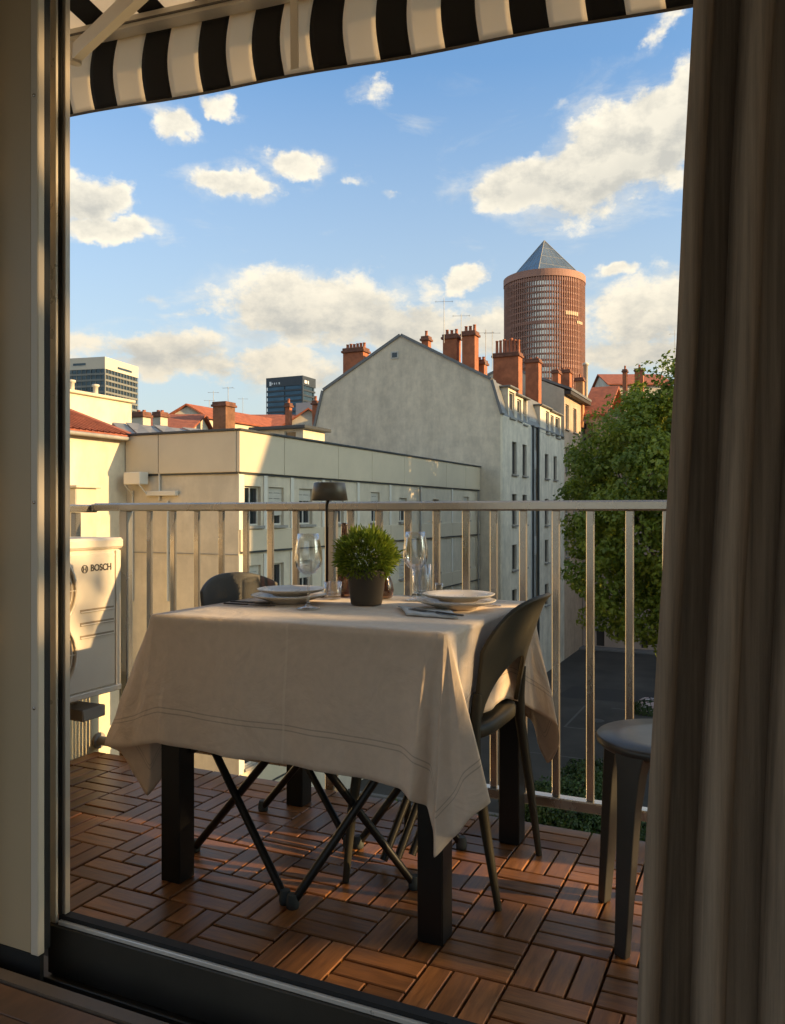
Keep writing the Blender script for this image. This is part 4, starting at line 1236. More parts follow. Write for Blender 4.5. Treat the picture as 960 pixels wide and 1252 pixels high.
# ================================================================== outdoor unit
XA = -2.39
ya1 = at_x(150, 700, XA).y; ya0 = ya1 - .92
za1, za0 = at_x(148, 657, XA).z, at_x(148, 843, XA).z
ac = thing('air_conditioner', 'beige outdoor heat pump unit with two round fan grilles on wall brackets', 'heat pump', (XA - .15, ya0 + .46, za0))
p = MB(); p.bev((XA - .26, ya0, za0), (XA - .004, ya1 - .004, za1 - .045), .008); p.build('casing', m_ac, ac)
p = MB(); p.bev((XA - .27, ya0 - .008, za1 - .044), (XA + .006, ya1 + .006, za1), .01); p.build('lid', m_ac, ac)
p = MB(); p.bev((XA - .003, ya0 + .01, za0 + .03), (XA + .004, ya1 - .045, za1 - .06), .003); p.build('front_panel', m_ac, ac)
p = MB(); p.bev((XA - .003, ya1 - .04, za0 + .01), (XA + .003, ya1 - .012, za1 - .05), .002); p.build('corner_trim', m_ac, ac)
p = MB(); p.bev((XA - .003, ya0 + .01, za0 + .004), (XA + .010, ya1 - .015, za0 + .026), .003); p.build('base_skirt', m_ac, ac)
for v in (744, 759.5, 775):
    a = at_x(97, v + 2, XA); b = at_x(138, v - 2, XA); zz = (a.z + b.z) / 2
    p = MB(); p.box((XA + .0045, a.y, zz - .004), (XA + .0055, b.y, zz + .003)); p.build('groove', m_ac_d, ac)
    p = MB(); p.bev((XA + .0045, a.y, zz - .010), (XA + .010, b.y + .004, zz - .0045), .002); p.build('louvre_lip', m_ac, ac)
fy = at_x(92, 720, XA).y - .147
for vz in (722, 800):
    zc_ = at_x(90, vz, XA).z
    M = Matrix.Translation((XA, fy, zc_)) @ Matrix.Rotation(RAD(90), 4, 'Y')
    p = MB(); p.lathe([(.138, .0045), (.145, .0045), (.147, .014), (.138, .016), (.138, .0052)], seg=40, M=M, cap=False); fr = p.build('fan_grille', m_ac, ac)
    p = MB(); p.lathe([(0, .0048), (.138, .0048)], seg=40, M=M, cap=False); p.build('fan_opening', m_ac_d, fr)
    p = MB()
    for r_ in (.025, .05, .075, .10, .12):
        p.tube([Vector((XA + .012, fy + r_ * math.cos(t), zc_ + r_ * math.sin(t))) for t in np.linspace(0, 2 * math.pi, 25)], .0022, 4, cap=False)
    for k in range(8):
        t = k * math.pi / 4; p.tube([(XA + .012, fy, zc_), (XA + .012, fy + .14 * math.cos(t), zc_ + .14 * math.sin(t))], .0022, 4)
    p.build('wire_guard', m_ac, fr)


def text_mesh(s, size, m, name, parent, loc, rot, ext=.0006):
    c = bpy.data.curves.new(name, 'FONT'); c.body = s; c.size = size; c.extrude = ext; c.offset = size * .018
    o = bpy.data.objects.new(name + '_tmp', c); COL.objects.link(o)
    dg = bpy.context.evaluated_depsgraph_get()
    me = bpy.data.meshes.new_from_object(o.evaluated_get(dg)); bpy.data.objects.remove(o)
    me.materials.clear(); me.materials.append(m)
    q = bpy.data.objects.new(name, me); COL.objects.link(q); q.parent = parent
    q.location = Vector(loc) - woff(parent); q.rotation_euler = rot
    return q
a = at_x(109.5, 699, XA); b = at_x(134.5, 690, XA)
hh = .036
TW = abs(b.y - a.y)
bt = text_mesh('BOSCH', .05, m_txt, 'brand_lettering', ac, (XA + .0055, a.y, a.z + .002), (RAD(90), 0, RAD(90)))
xs_ = [v.co.x for v in bt.data.vertices]; k_ = TW / (max(xs_) - min(xs_)); bt.scale = (k_, k_ * 1.08, 1)
hh = .05 * .69 * k_
cy, cz = at_x(102.5, 696, XA).y, a.z + hh / 2
p = MB(); rr_ = hh * .62
p.tube([Vector((XA + .0055, cy + rr_ * math.cos(t), cz + rr_ * math.sin(t))) for t in np.linspace(0, 2 * math.pi, 29)], .0018, 4, cap=False)
for s_ in (-1, 1):
    p.box((XA + .0045, cy + s_ * .0065 - .0012, cz - .009), (XA + .0065, cy + s_ * .0065 + .0012, cz + .009))
p.box((XA + .0045, cy - .0065, cz - .0015), (XA + .0064, cy + .0065, cz + .0015))
p.build('brand_emblem', m_txt, ac)
br = thing('wall_bracket', 'grey bracket beam carrying the outdoor unit off the low wall', 'bracket', (XL, 2.3, .2))
zb1 = at_x(110, 862, XA - .05).z
p = MB(); p.bev((XL + .002, ya0 + .12, zb1 - .05), (XA - .02, ya0 + .18, zb1 - .005), .004); p.build('arm', m_mark, br)
yb_ = at_x(125, 870, XA - .02).y
p = MB(); p.bev((XL + .002, yb_ - .10, zb1 - .05), (XA - .02, yb_ + .02, zb1 - .005), .004); p.build('arm', m_mark, br)
p = MB(); p.bev((XA - .19, yb_ - .06, zb1 - .004), (XA - .13, yb_ - .01, za0 - .002), .004); p.bev((XA - .19, ya0 + .125, zb1 - .004), (XA - .13, ya0 + .175, za0 - .002), .004); p.build('rubber_block', m_ac_d, br)

# ================================================================== table
TX0, TX1, TY0, TY1, TZ = -1.553, -.692, 1.780, 2.538, .742
tb_ = thing('table', 'small square table on four thick black legs under a linen cloth', 'table', (-1.12, 2.16, 0))
p = MB(); p.bev((TX0, TY0, TZ - .03), (TX1, TY1, TZ - .004), .004); p.build('tabletop', m_black, tb_)
p = MB(); p.box((TX0 + .03, TY0 + .03, TZ - .09), (TX1 - .03, TY0 + .05, TZ - .031)); p.box((TX0 + .03, TY1 - .05, TZ - .09), (TX1 - .03, TY1 - .03, TZ - .031))
p.box((TX0 + .03, TY0 + .051, TZ - .09), (TX0 + .05, TY1 - .051, TZ - .031)); p.box((TX1 - .05, TY0 + .051, TZ - .09), (TX1 - .03, TY1 - .051, TZ - .031)); p.build('apron', m_black, tb_)
for x, y in ((-1.515, 1.835), (-.738, 1.838), (-1.515, 2.485), (-.738, 2.485)):
    p = MB(); p.bev((x - .033, y - .033, 0), (x + .033, y + .033, TZ - .0305), .003); p.build('leg', m_black, tb_)
# low diagonal braces seen under the hem
p = MB(); p.tube([(-1.48, 1.85, .36), (-1.38, 2.0, .43)], .012, 6); p.build('brace', m_black, tb_)

# tablecloth -------------------------------------------------------
x0, x1, y0, y1 = TX0 - .006, TX1 + .006, TY0 - .006, TY1 + .006
ZC = TZ + .004
ctl = [
    ((-1.50, y0), (-1.500, 1.742, .405)), ((-1.30, y0), (-1.30, 1.733, .400)), ((-1.10, y0), (-1.10, 1.742, .398)), ((-.92, y0), (-.92, 1.738, .394)),
    ((-.80, y0), (-.79, 1.735, .388)), ((-.735, y0), (-.745, 1.702, .375)), ((-.705, y0), (-.716, 1.742, .350)), ((x1 - .010, y0 + .001), (-.698, 1.735, .300)), ((x1 - .004, y0 + .002), (-.684, 1.698, .258)),
    ((x1, y0 + .006), (-.645, 1.722, .30)), ((x1, y0 + .010), (-.600, 1.702, .352)), ((x1, y0 + .016), (-.556, 1.722, .390)), ((x1, y0 + .035), (-.600, 1.775, .405)), ((x1, y0 + .085), (-.685, 1.85, .43)), ((x1, 1.93), (-.704, 1.93, .455)),
    ((x1, 2.03), (-.716, 2.03, .470)), ((x1, 2.20), (-.722, 2.20, .474)), ((x1, 2.38), (-.716, 2.38, .468)),
    ((x1, y1 - .06), (-.665, 2.475, .415)), ((x1, y1 - .022), (-.592, 2.505, .372)), ((x1, y1 - .012), (-.606, 2.53, .30)), ((x1 - .004, y1 - .002), (-.650, 2.555, .235)),
    ((x1 - .03, y1), (-.71, 2.585, .36)), ((-.85, y1), (-.85, 2.575, .40)), ((-1.10, y1), (-1.10, 2.585, .40)), ((-1.38, y1), (-1.38, 2.575, .40)),
    ((x0 + .03, y1), (-1.53, 2.585, .37)), ((x0 + .004, y1 - .004), (-1.62, 2.59, .25)), ((x0, y1 - .02), (-1.70, 2.54, .37)), ((x0, 2.35), (-1.60, 2.35, .41)),
    ((x0, 2.10), (-1.60, 2.10, .405)), ((x0, 1.97), (-1.615, 1.99, .395)), ((x0, y0 + .09), (-1.605, 1.93, .350)), ((x0, y0 + .045), (-1.625, 1.885, .255)), ((x0, y0 + .030), (-1.645, 1.868, .203)),
    ((x0, y0 + .020), (-1.700, 1.872, .250)), ((x0, y0 + .014), (-1.765, 1.868, .315)), ((x0, y0 + .009), (-1.803, 1.850, .337)), ((x0 + .001, y0 + .003), (-1.735, 1.812, .348)), ((x0 + .004, y0 + .001), (-1.665, 1.785, .362)), ((x0 + .015, y0), (-1.585, 1.760, .385)),
]


def catmull(P, t, n):
    i = int(math.floor(t)) % n; f = t - math.floor(t)
    a, b, c, d = P[(i - 1) % n], P[i], P[(i + 1) % n], P[(i + 2) % n]
    # centripetal-ish: damped tangents keep the folds from overshooting
    return b + (c - b) * (3 * f * f - 2 * f ** 3) * .5 + ((b * 2 + (c - a) * f + (a * 2 - b * 5 + c * 4 - d) * f * f + (b * 3 - a - c * 3 + d) * f ** 3) * .5 - b) * .5
n_c = len(ctl); E_ = [Vector((*e, ZC)) for e, h in ctl]; H_ = [Vector(h) for e, h in ctl]
SUB, ROWS = 10, 26
cols = n_c * SUB
vs, uv = [], []
s_acc = 0; prev = None
for k in range(cols):
    t = k / SUB
    i = int(t) % n_c; f = t - int(t)
    e = E_[i].lerp(E_[(i + 1) % n_c], f)
    h = catmull(H_, t, n_c)
    if prev is not None: s_acc += (h - prev).length
    prev = h.copy()
    ln_ = (h - e).length
    wob = math.sin(s_acc * 26 + 1.3) * .005 + math.sin(s_acc * 57) * .002
    nrm = (h - e).cross(Vector((0, 0, 1))).cross(Vector((0, 0, 1)))
    outd = Vector((h.x + 1.12, h.y - 2.16, 0)).normalized()
    for r in range(ROWS + 1):
        q = r / ROWS
        p = e.lerp(h, q)
        # rounded fall over the table edge
        rad_ = .010; dd = q * ln_
        if dd < rad_ * 2: p += outd * (.004 * math.sin(min(1, dd / (rad_ * 2)) * math.pi))
        p += outd * (wob * q * q + .004 * math.sin(q * 3.1 + k * .02) * q)
        p += outd * .0025 * math.sin(p.x * 41 + p.z * 33 + p.y * 27) * q
        vs.append(p); uv.append((s_acc, (1 - q) * ln_))
fs = []
for k in range(cols):
    k2 = (k + 1) % cols
    for r in range(ROWS):
        fs.append((k * (ROWS + 1) + r, k * (ROWS + 1) + r + 1, k2 * (ROWS + 1) + r + 1, k2 * (ROWS + 1) + r))
# top with faint unevenness
ring = [k * (ROWS + 1) for k in range(cols)]
cen = Vector((-1.12, 2.16, ZC)); prevr = ring
for f in (.12, .3, .5, .7, .88):
    cur = []
    for k in range(cols):
        e = vs[ring[k]]; p = Vector(e).lerp(cen, f); p.z = ZC + .0012 * math.sin(p.x * 23) * math.sin(p.y * 19)
        cur.append(len(vs)); vs.append(p); uv.append((0, 9))
    for k in range(cols): fs.append((prevr[k], prevr[(k + 1) % cols], cur[(k + 1) % cols], cur[k]))
    prevr = cur
ci = len(vs); vs.append(cen); uv.append((0, 9))
for k in range(cols): fs.append((prevr[k], prevr[(k + 1) % cols], ci))
me = bpy.data.meshes.new('tablecloth')
bo = Vector((-1.12, 2.16, ZC))
me.from_pydata([tuple(v - bo) for v in vs], [], fs)
ul = me.uv_layers.new(name='cloth')
for lp in me.loops: ul.data[lp.index].uv = uv[lp.vertex_index]
me.polygons.foreach_set('use_smooth', [True] * len(me.polygons))
m_cloth = mat('linen_cloth', (.72, .585, .46), .92, var=.07, vscale=40, stretch=(1, 1, 1), bump=.18, bscale=700, bdist=.0006)
n, l = m_cloth.node_tree.nodes, m_cloth.node_tree.links
b = n['Principled BSDF']; b.inputs['Sheen Weight'].default_value = .15
src = b.inputs['Base Color'].links[0].from_socket
um = n.new('ShaderNodeUVMap'); um.uv_map = 'cloth'; sp = n.new('ShaderNodeSeparateXYZ'); l.new(um.outputs[0], sp.inputs[0])
acc = None
for d0 in (.083, .096):                                # two rows of hem stitching
    s1 = n.new('ShaderNodeMath'); s1.operation = 'COMPARE'; l.new(sp.outputs[1], s1.inputs[0]); s1.inputs[1].default_value = d0; s1.inputs[2].default_value = .0016
    if acc is None: acc = s1.outputs[0]
    else:
        a2 = n.new('ShaderNodeMath'); a2.operation = 'MAXIMUM'; l.new(acc, a2.inputs[0]); l.new(s1.outputs[0], a2.inputs[1]); acc = a2.outputs[0]
mx = n.new('ShaderNodeMix'); mx.data_type = 'RGBA'; mx.inputs[7].default_value = (.20, .15, .11, 1)
sc_ = n.new('ShaderNodeMath'); sc_.operation = 'MULTIPLY'; sc_.inputs[1].default_value = .45; l.new(acc, sc_.inputs[0])
l.new(sc_.outputs[0], mx.inputs[0]); l.new(src, mx.inputs[6]); l.new(mx.outputs[2], b.inputs['Base Color'])
# ironed crease down the middle of the front: relief, its light line painted paler
tcn = n.new('ShaderNodeTexCoord'); so = n.new('ShaderNodeSeparateXYZ'); l.new(tcn.outputs['Object'], so.inputs[0])
cm = n.new('ShaderNodeMath'); cm.operation = 'COMPARE'; l.new(so.outputs[0], cm.inputs[0]); cm.inputs[1].default_value = at_y(352, 850, y0).x - bo.x; cm.inputs[2].default_value = .003
cz_ = n.new('ShaderNodeMath'); cz_.operation = 'LESS_THAN'; l.new(so.outputs[1], cz_.inputs[0]); cz_.inputs[1].default_value = -.36
cmx = n.new('ShaderNodeMath'); cmx.operation = 'MULTIPLY'; l.new(cm.outputs[0], cmx.inputs[0]); l.new(cz_.outputs[0], cmx.inputs[1])
cs_ = n.new('ShaderNodeMath'); cs_.operation = 'MULTIPLY'; l.new(cmx.outputs[0], cs_.inputs[0]); cs_.inputs[1].default_value = .55
mx2 = n.new('ShaderNodeMix'); mx2.data_type = 'RGBA'; mx2.inputs[7].default_value = (.80, .68, .54, 1)
l.new(cs_.outputs[0], mx2.inputs[0]); l.new(mx.outputs[2], mx2.inputs[6]); l.new(mx2.outputs[2], b.inputs['Base Color'])
old = b.inputs['Normal'].links[0].from_node
b2 = n.new('ShaderNodeBump'); b2.inputs['Strength'].default_value = .9; b2.inputs['Distance'].default_value = .008
l.new(cm.outputs[0], b2.inputs['Height']); l.new(old.outputs[0], b2.inputs['Normal']); l.new(b2.outputs[0], b.inputs['Normal'])
wr = n.new('ShaderNodeTexNoise'); wr.inputs['Scale'].default_value = 7; wr.inputs['Detail'].default_value = 6; wr.inputs['Distortion'].default_value = 1.6
l.new(tcn.outputs['Object'], wr.inputs['Vector'])
b3 = n.new('ShaderNodeBump'); b3.inputs['Strength'].default_value = .6; b3.inputs['Distance'].default_value = .014
l.new(wr.outputs[0], b3.inputs['Height']); l.new(b2.outputs[0], b3.inputs['Normal']); l.new(b3.outputs[0], b.inputs['Normal'])
translucent(m_cloth, .10, (.55, .45, .35))
me.materials.append(m_cloth)
cl = bpy.data.objects.new('tablecloth', me); COL.objects.link(cl); cl.location = bo
tag(cl, 'plain beige linen tablecloth with stitched hem hanging in corner folds', 'tablecloth')
md = cl.modifiers.new('thick', 'SOLIDIFY'); md.thickness = .0014; md.offset = -1

# ================================================================== chairs
ch = thing('chair', 'grey moulded plastic chair with open lower back, tucked in at the right of the table', 'chair', (-.86, 2.22, 0))
YC_, HB = 2.222, .222
def bx_(q, z): return -.572 - (.805 - z) * .40 * (1 - .70 * q * q) - .088 * abs(q) ** 2.2
vs, fs = [], []
NQ, NZ = 28, 18
for i in range(NQ + 1):
    q = -1 + 2 * i / NQ
    zt = .803 - .135 * abs(q) ** 3.4
    zb = .462 + (.165 * math.sqrt(max(0, 1 - (q / .84) ** 2)) if abs(q) < .84 else 0)
    for j in range(NZ + 1):
        z = zb + (zt - zb) * j / NZ
        flare = .012 * max(0, (z - .76) / .04) ** 2
        vs.append((bx_(q, z) + flare, YC_ + q * HB * (1 - .06 * (1 - (z - .46) / .34)), z))
for i in range(NQ):
    for j in range(NZ):
        a = i * (NZ + 1) + j; fs.append((a, a + NZ + 1, a + NZ + 2, a + 1))
q = MB(); q.add(vs, fs, True); o = q.build('backrest', m_chair, ch)
md = o.modifiers.new('thick', 'SOLIDIFY'); md.thickness = .012; md.offset = 0
bv = o.modifiers.new('soft', 'BEVEL'); bv.width = .003; bv.segments = 2; bv.limit_method = 'ANGLE'; bv.angle_limit = RAD(50)
q = MB(); out = []
for k in range(40):
    t = 2 * math.pi * k / 40; c_, s_ = math.cos(t), math.sin(t)
    r_ = (abs(c_) ** 4 + abs(s_) ** 4) ** (-.25)
    out.append((-.885 + .205 * c_ * r_, YC_ + .222 * s_ * r_))
n_o = len(out)
rings = [(.90, .425), (1.0, .432), (1.005, .452), (.985, .462), (.85, .458), (.45, .448)]
vs = []; fs = []
for sc_, z in rings:
    for x, y in out: vs.append((-.885 + (x + .885) * sc_, YC_ + (y - YC_) * sc_, z + .012 * (max(0, -(x + .885)) / .2) ** 2 * -1))
for r in range(len(rings) - 1):
    for k in range(n_o): fs.append((r * n_o + k, r * n_o + (k + 1) % n_o, (r + 1) * n_o + (k + 1) % n_o, (r + 1) * n_o + k))
fs.append(tuple(range(n_o - 1, -1, -1))); fs.append(tuple((len(rings) - 1) * n_o + k for k in range(n_o)))
q.add(vs, fs, True); q.build('seat', m_chair, ch)
for s_, foot in ((-1, (-.640, 2.035)), (1, (-.632, 2.412))):
    q = MB(); yy = YC_ + s_ * HB * .94
    q.tube([(bx_(1, .56), yy, .56), (bx_(1, .47) + .002, yy, .47), (bx_(1, .40) + .012, yy + .002 * s_, .40), (foot[0] - .03, (yy + foot[1]) / 2, .2), (foot[0], foot[1], 0)], [.012, .0165, .0165, .0135, .0095], 10)
    q.build('leg', m_chair, ch)
    q = MB(); q.tube([(-1.03, YC_ + s_ * .185, .44), (-1.06, YC_ + s_ * .20, .2), (-1.075, YC_ + s_ * .21, 0)], [.016, .0135, .0095], 10); q.build('leg', m_chair, ch)


def folding(name, label, p_rear, p_front, back, m_b):
    """p_rear / p_front: ((near foot), (far foot)) in plan; legs cross as an X on each side"""
    rn, rf = p_rear; fn, ff = p_front
    base = ((rn[0] + ff[0]) / 2, (rn[1] + ff[1]) / 2, 0)
    t = thing(name, label, 'folding chair' if back else 'folding stool', base)
    for (r_, f_) in ((rn, fn), (rf, ff)):
        R0, F0 = Vector((*r_, .012)), Vector((*f_, .012)); d = F0 - R0
        hs = .455
        # rear foot rises towards the front of the seat
        top_f = Vector((R0.x + d.x * 1.02, R0.y + d.y * .9, hs))
        q = MB(); q.tube([R0, top_f], .0115, 8); lg = q.build('leg', m_black, t)
        q = MB(); q.lathe([(.0, 0), (.0155, 0), (.0175, .010), (.0155, .026), (.0125, .036)], (R0.x, R0.y, 0), 12); q.build('foot', m_blackrub, lg)
        top_b = Vector((F0.x - d.x * 1.0, F0.y - d.y * .9, hs))
        q = MB()
        if back:
            s_ = 0 if r_ is rn else 1
            q.tube([F0, top_b, Vector(((-1.585, 2.07, .60), (-1.565, 2.36, .60))[s_]), Vector(((-1.605, 2.08, .72), (-1.585, 2.36, .72))[s_])], .0115, 8)
        else: q.tube([F0, top_b], .0115, 8)
        lg = q.build('leg', m_black, t)
        q = MB(); q.lathe([(.0, 0), (.0155, 0), (.0175, .010), (.0155, .026), (.0125, .036)], (F0.x, F0.y, 0), 12); q.build('foot', m_blackrub, lg)
    return t, base


t, base = folding('folding_chair', 'black folding chair with crossed legs and curved grey backrest, left of the table', ((-1.587, 2.000), (-1.590, 2.372)), ((-1.160, 1.835), (-1.180, 2.225)), .80, m_chair_b)
q = MB(); q.bev((-1.56, 1.93, .44), (-1.20, 2.28, .462), .008); q.build('seat', m_chair_b, t)
vs, fs = [], []
pa, pb = Vector((-1.578, 2.035, 0)), Vector((-1.545, 2.41, 0))
ex = (pb - pa).normalized(); nb = Vector((ex.y, -ex.x, 0))
for i in range(25):
    s_ = i / 24; qn = 2 * s_ - 1
    c = pa.lerp(pb, s_) - nb * (.045 * (1 - qn * qn))
    zt = .830 - .045 * abs(qn) ** 2.6; zb = .655 + .02 * abs(qn) ** 2
    for j in range(11):
        z = zb + (zt - zb) * j / 10
        vs.append(c - nb * (.10 * (z - .655)) + Vector((0, 0, z)))
for i in range(24):
    for j in range(10):
        a = i * 11 + j; fs.append((a, a + 11, a + 12, a + 1))
q = MB(); q.add(vs, fs, True); o = q.build('backrest', m_chair_b, t)
md = o.modifiers.new('thick', 'SOLIDIFY'); md.thickness = .011; md.offset = 0
bv = o.modifiers.new('soft', 'BEVEL'); bv.width = .003; bv.segments = 2; bv.limit_method = 'ANGLE'; bv.angle_limit = RAD(50)
t, base = folding('folding_stool', 'black folding stool with crossed legs pushed right under the table', ((-1.130, 1.822), (-1.150, 2.235)), ((-.885, 2.055), (-.860, 2.36)), None, m_chair_b)
q = MB(); q.bev((-1.17, 1.84, .45), (-.83, 2.34, .47), .006); q.build('seat', m_black, t)
q = MB()
for k in range(3): q.tube([(-1.02 + k * .03, 2.14 + k * .035, .02), (-.93 + k * .03, 2.40 + k * .02, .44)], .012, 6)
q.build('strut', m_black, t)

# stool at the right ------------------------------------------------
st = thing('stool', 'dark grey plastic stool with flat round seat half hidden by the curtain', 'stool', (-.228, 2.115, 0))
c0 = Vector((-.228, 2.115, 0)); HS = .478
ang0 = math.atan2(1.94 - 2.115, -.314 + .228)
q = MB(); rings = [(.120, HS - .028), (.163, HS - .026), (.174, HS - .016), (.176, HS - .006), (.171, HS), (.10, HS + .0005), (0.0, HS + .001)]
q.lathe([(r, z) for r, z in rings], (c0.x, c0.y, 0), 48); q.build('seat', m_stool, st)
for k in range(4):
    a = ang0 + k * math.pi / 2; d = Vector((math.cos(a), math.sin(a), 0)); e = Vector((-d.y, d.x, 0))
    def sec(r, z, w, th): return [c0 + d * (r - th) - e * w + Vector((0, 0, z)), c0 + d * r - e * w + Vector((0, 0, z)), c0 + d * r + e * w + Vector((0, 0, z)), c0 + d * (r - th) + e * w + Vector((0, 0, z))]
    S_ = [sec(.168, HS - .012, .040, .05), sec(.172, HS - .06, .031, .036), sec(.180, HS - .14, .025, .030), sec(.203, .006, .0155, .022), sec(.202, 0, .0145, .020)]
    q = MB(); vs = [p for s_ in S_ for p in s_]; fs = [(3, 2, 1, 0)] if False else [(0, 1, 2, 3), tuple(range(19, 15, -1))]
    for r in range(4):
        for j in range(4): fs.append((r * 4 + j, (r + 1) * 4 + j, (r + 1) * 4 + (j + 1) % 4, r * 4 + (j + 1) % 4))
    q.add(vs, fs); o = q.build('leg', m_stool, st, merge=True)
    bv = o.modifiers.new('soft', 'BEVEL'); bv.width = .003; bv.segments = 2

# ================================================================== things on the table
ZT_ = ZC + .0022


def lathe_thing(name, label, cat, prof, loc, m, seg=40, group=None):
    q = MB(); q.lathe(prof, (0, 0, 0), seg)
    o = q.build(name, m); o.location = loc; return tag(o, label, cat, group)
big = [(0, .006), (.055, .006), (.058, 0), (.066, 0), (.070, .006), (.105, .017), (.1255, .0245), (.1275, .0275), (.124, .0285), (.10, .0205), (.072, .0115), (0, .0105)]
small = [(0, .005), (.05, .005), (.053, 0), (.060, 0), (.064, .006), (.098, .013), (.113, .020), (.1145, .0225), (.1115, .0235), (.09, .0165), (.062, .0095), (0, .009)]
cA = at_d(353.5, 0, 2.56); cB = at_d(557.5, 0, 2.40)
for c, w in ((cA, 'left'), (cB, 'right')):
    nm = 'nearest the folding chair' if w == 'left' else 'in front of the moulded chair'
    big_ = [(r * .925, z * .9) for r, z in big]
    lathe_thing('plate', 'large cream dinner plate, lower of the two stacked ' + nm, 'plate', big_, (c.x, c.y, ZT_), m_plate, 56)
    lathe_thing('plate', 'smaller cream plate resting on the dinner plate ' + nm, 'plate', [(r * .94, z * .95) for r, z in small], (c.x + .006, c.y + .004, ZT_ + .0215), m_plate, 56)


def wineglass(label, loc, H=.218):
    out = [(0, .0), (.034, .0), (.0345, .0018), (.012, .006), (.0042, .014), (.0036, .05), (.0036, .085), (.006, .096), (.022, .104), (.036, .122), (.0405, .143), (.039, .168), (.0345, .195), (.0315, H)]
    inn = [(.0305, H), (.0335, .195), (.038, .168), (.0393, .143), (.0348, .123), (.021, .107), (.006, .101), (0, .0995)]
    o = lathe_thing('wine_glass', label, 'wine glass', out + inn, loc, m_glass, 44, 'wine glasses'); return o
p = at_z(377, 744, ZT_); wineglass('empty wine glass standing in front of the left plates', (p.x, p.y, ZT_ + .0005))
p = at_z(508, 734, ZT_); wineglass('empty wine glass standing to the right of the potted plant', (p.x, p.y, ZT_ + .0005))


def tumbler(label, loc, r, h, m=m_glass, name='tumbler', cat='glass', taper=.9, group='tumblers'):
    pr = [(0, 0), (r * taper - .001, 0), (r * taper, .002), (r, h), (r - .0013, h), (r * taper - .0018, .010), (0, .009)]
    return lathe_thing(name, label, cat, pr, loc, m, 36, group)
p = at_z(407, 732, ZT_); tumbler('small clear tumbler just left of the brown bottle', (p.x, p.y, ZT_ + .0005), .030, .055)
p = at_z(504, 728, ZT_); tumbler('tall clear tumbler right behind the right wine glass', (p.x + .002, p.y + .075, ZT_ + .0005), .034, .10)
# brown bottle and squat brown jug behind the plant
p = at_z(421, 729, ZT_)
lathe_thing('bottle', 'slim brown glass bottle standing behind the plant pot', 'bottle',
            [(0, 0), (.023, 0), (.0255, .003), (.0255, .12), (.022, .145), (.011, .175), (.0095, .235), (.0115, .236), (.0115, .245), (.008, .245), (.0078, .176), (.019, .145), (.0225, .12), (.0225, .008), (0, .007)], (p.x, p.y, ZT_ + .0005), m_amber, 32)
p = at_z(469, 731, ZT_)
lathe_thing('jug', 'squat brown glass jug peeping out behind the plant pot', 'jug',
            [(0, 0), (.026, 0), (.030, .004), (.034, .025), (.030, .05), (.021, .072), (.021, .085), (.026, .105), (.0245, .105), (.0195, .085), (.0195, .072), (.028, .05), (.0315, .025), (.028, .008), (0, .007)], (p.x, p.y, ZT_ + .0005), m_amber, 32)
p = at_z(533, 726, ZT_)
cd = thing('candle', 'tiny cream candle in a clear cup behind the right plates', 'candle', (p.x, p.y + .03, ZT_))
q = MB(); q.lathe([(0, 0), (.012, 0), (.0135, .002), (.014, .034), (.0128, .034), (.0122, .005), (0, .004)], (p.x, p.y + .03, ZT_ + .0005), 24); q.build('cup', m_glass, cd)
q = MB(); q.lathe([(0, 0), (.0115, 0), (.0118, .024), (0, .025)], (p.x, p.y + .03, ZT_ + .006), 20); q.tube([(p.x, p.y + .03, ZT_ + .030), (p.x + .001, p.y + .03, ZT_ + .036)], .0006, 4); q.build('wax', m_candle, cd)
# plant
p = at_z(444, 741, ZT_); pc_ = Vector((p.x - .012, p.y + .046, ZT_))
pt = thing('potted_plant', 'ball of fine green grass-like leaves in a dark grey pot', 'potted plant', pc_)
q = MB(); q.lathe([(0, 0), (.045, 0), (.0475, .003), (.058, .083), (.0625, .084), (.0645, .112), (.0625, .113), (.0605, .100), (.055, .098), (0, .098)], (pc_.x, pc_.y, ZT_), 44); q.build('pot', m_potm, pt)
q = MB(); q.lathe([(0, .099), (.056, .0995)], (pc_.x, pc_.y, ZT_), 24, cap=False); q.build('soil', m_earth, pt)
kN = 5200; v = rng.normal(size=(kN, 3)); v /= np.linalg.norm(v, axis=1, keepdims=True)
cen = np.array([pc_.x, pc_.y, ZT_ + .148])
rr_ = .086 * rng.uniform(.5, 1.0, kN) ** .35 * (1 + .12 * np.sin(v[:, 0] * 13 + 2) * np.cos(v[:, 2] * 11) + .11 * np.sin(v[:, 0] * 7) * np.cos(v[:, 1] * 6 + v[:, 2] * 5))
pos = cen + v * rr_[:, None] * np.array([1, 1, .86]); pos[:, 2] = np.maximum(pos[:, 2], ZT_ + .095)
d = v + rng.normal(0, .42, (kN, 3)) + np.array([0, 0, .3]); d /= np.linalg.norm(d, axis=1, keepdims=True)
sd = np.cross(d, rng.normal(size=(kN, 3))); sd /= np.linalg.norm(sd, axis=1, keepdims=True)
Lb = (rng.uniform(.012, .026, kN) * np.where(rng.random(kN) < .06, 1.6, 1.0))[:, None]; Wb = .0016 + rng.uniform(0, .0014, kN)[:, None]
V = np.stack([pos - sd * Wb * .5, pos + sd * Wb * .5, pos + d * Lb * .6 + sd * Wb, pos + d * Lb, pos + d * Lb * .6 - sd * Wb], 1).reshape(-1, 3)
idx = np.arange(kN) * 5
me = bpy.data.meshes.new('foliage'); fsx = [tuple(int(a + j) for j in range(5)) for a in idx]
me.from_pydata([tuple(x) for x in V], [], fsx)
at = me.attributes.new('tint', 'FLOAT', 'POINT')
tn = np.clip(rng.uniform(0, .75, kN) + .25 * (rr_ / .086 - .6), 0, 1)
at.data.foreach_set('value', np.repeat(tn, 5).astype(np.float32))
me.materials.append(m_needle)
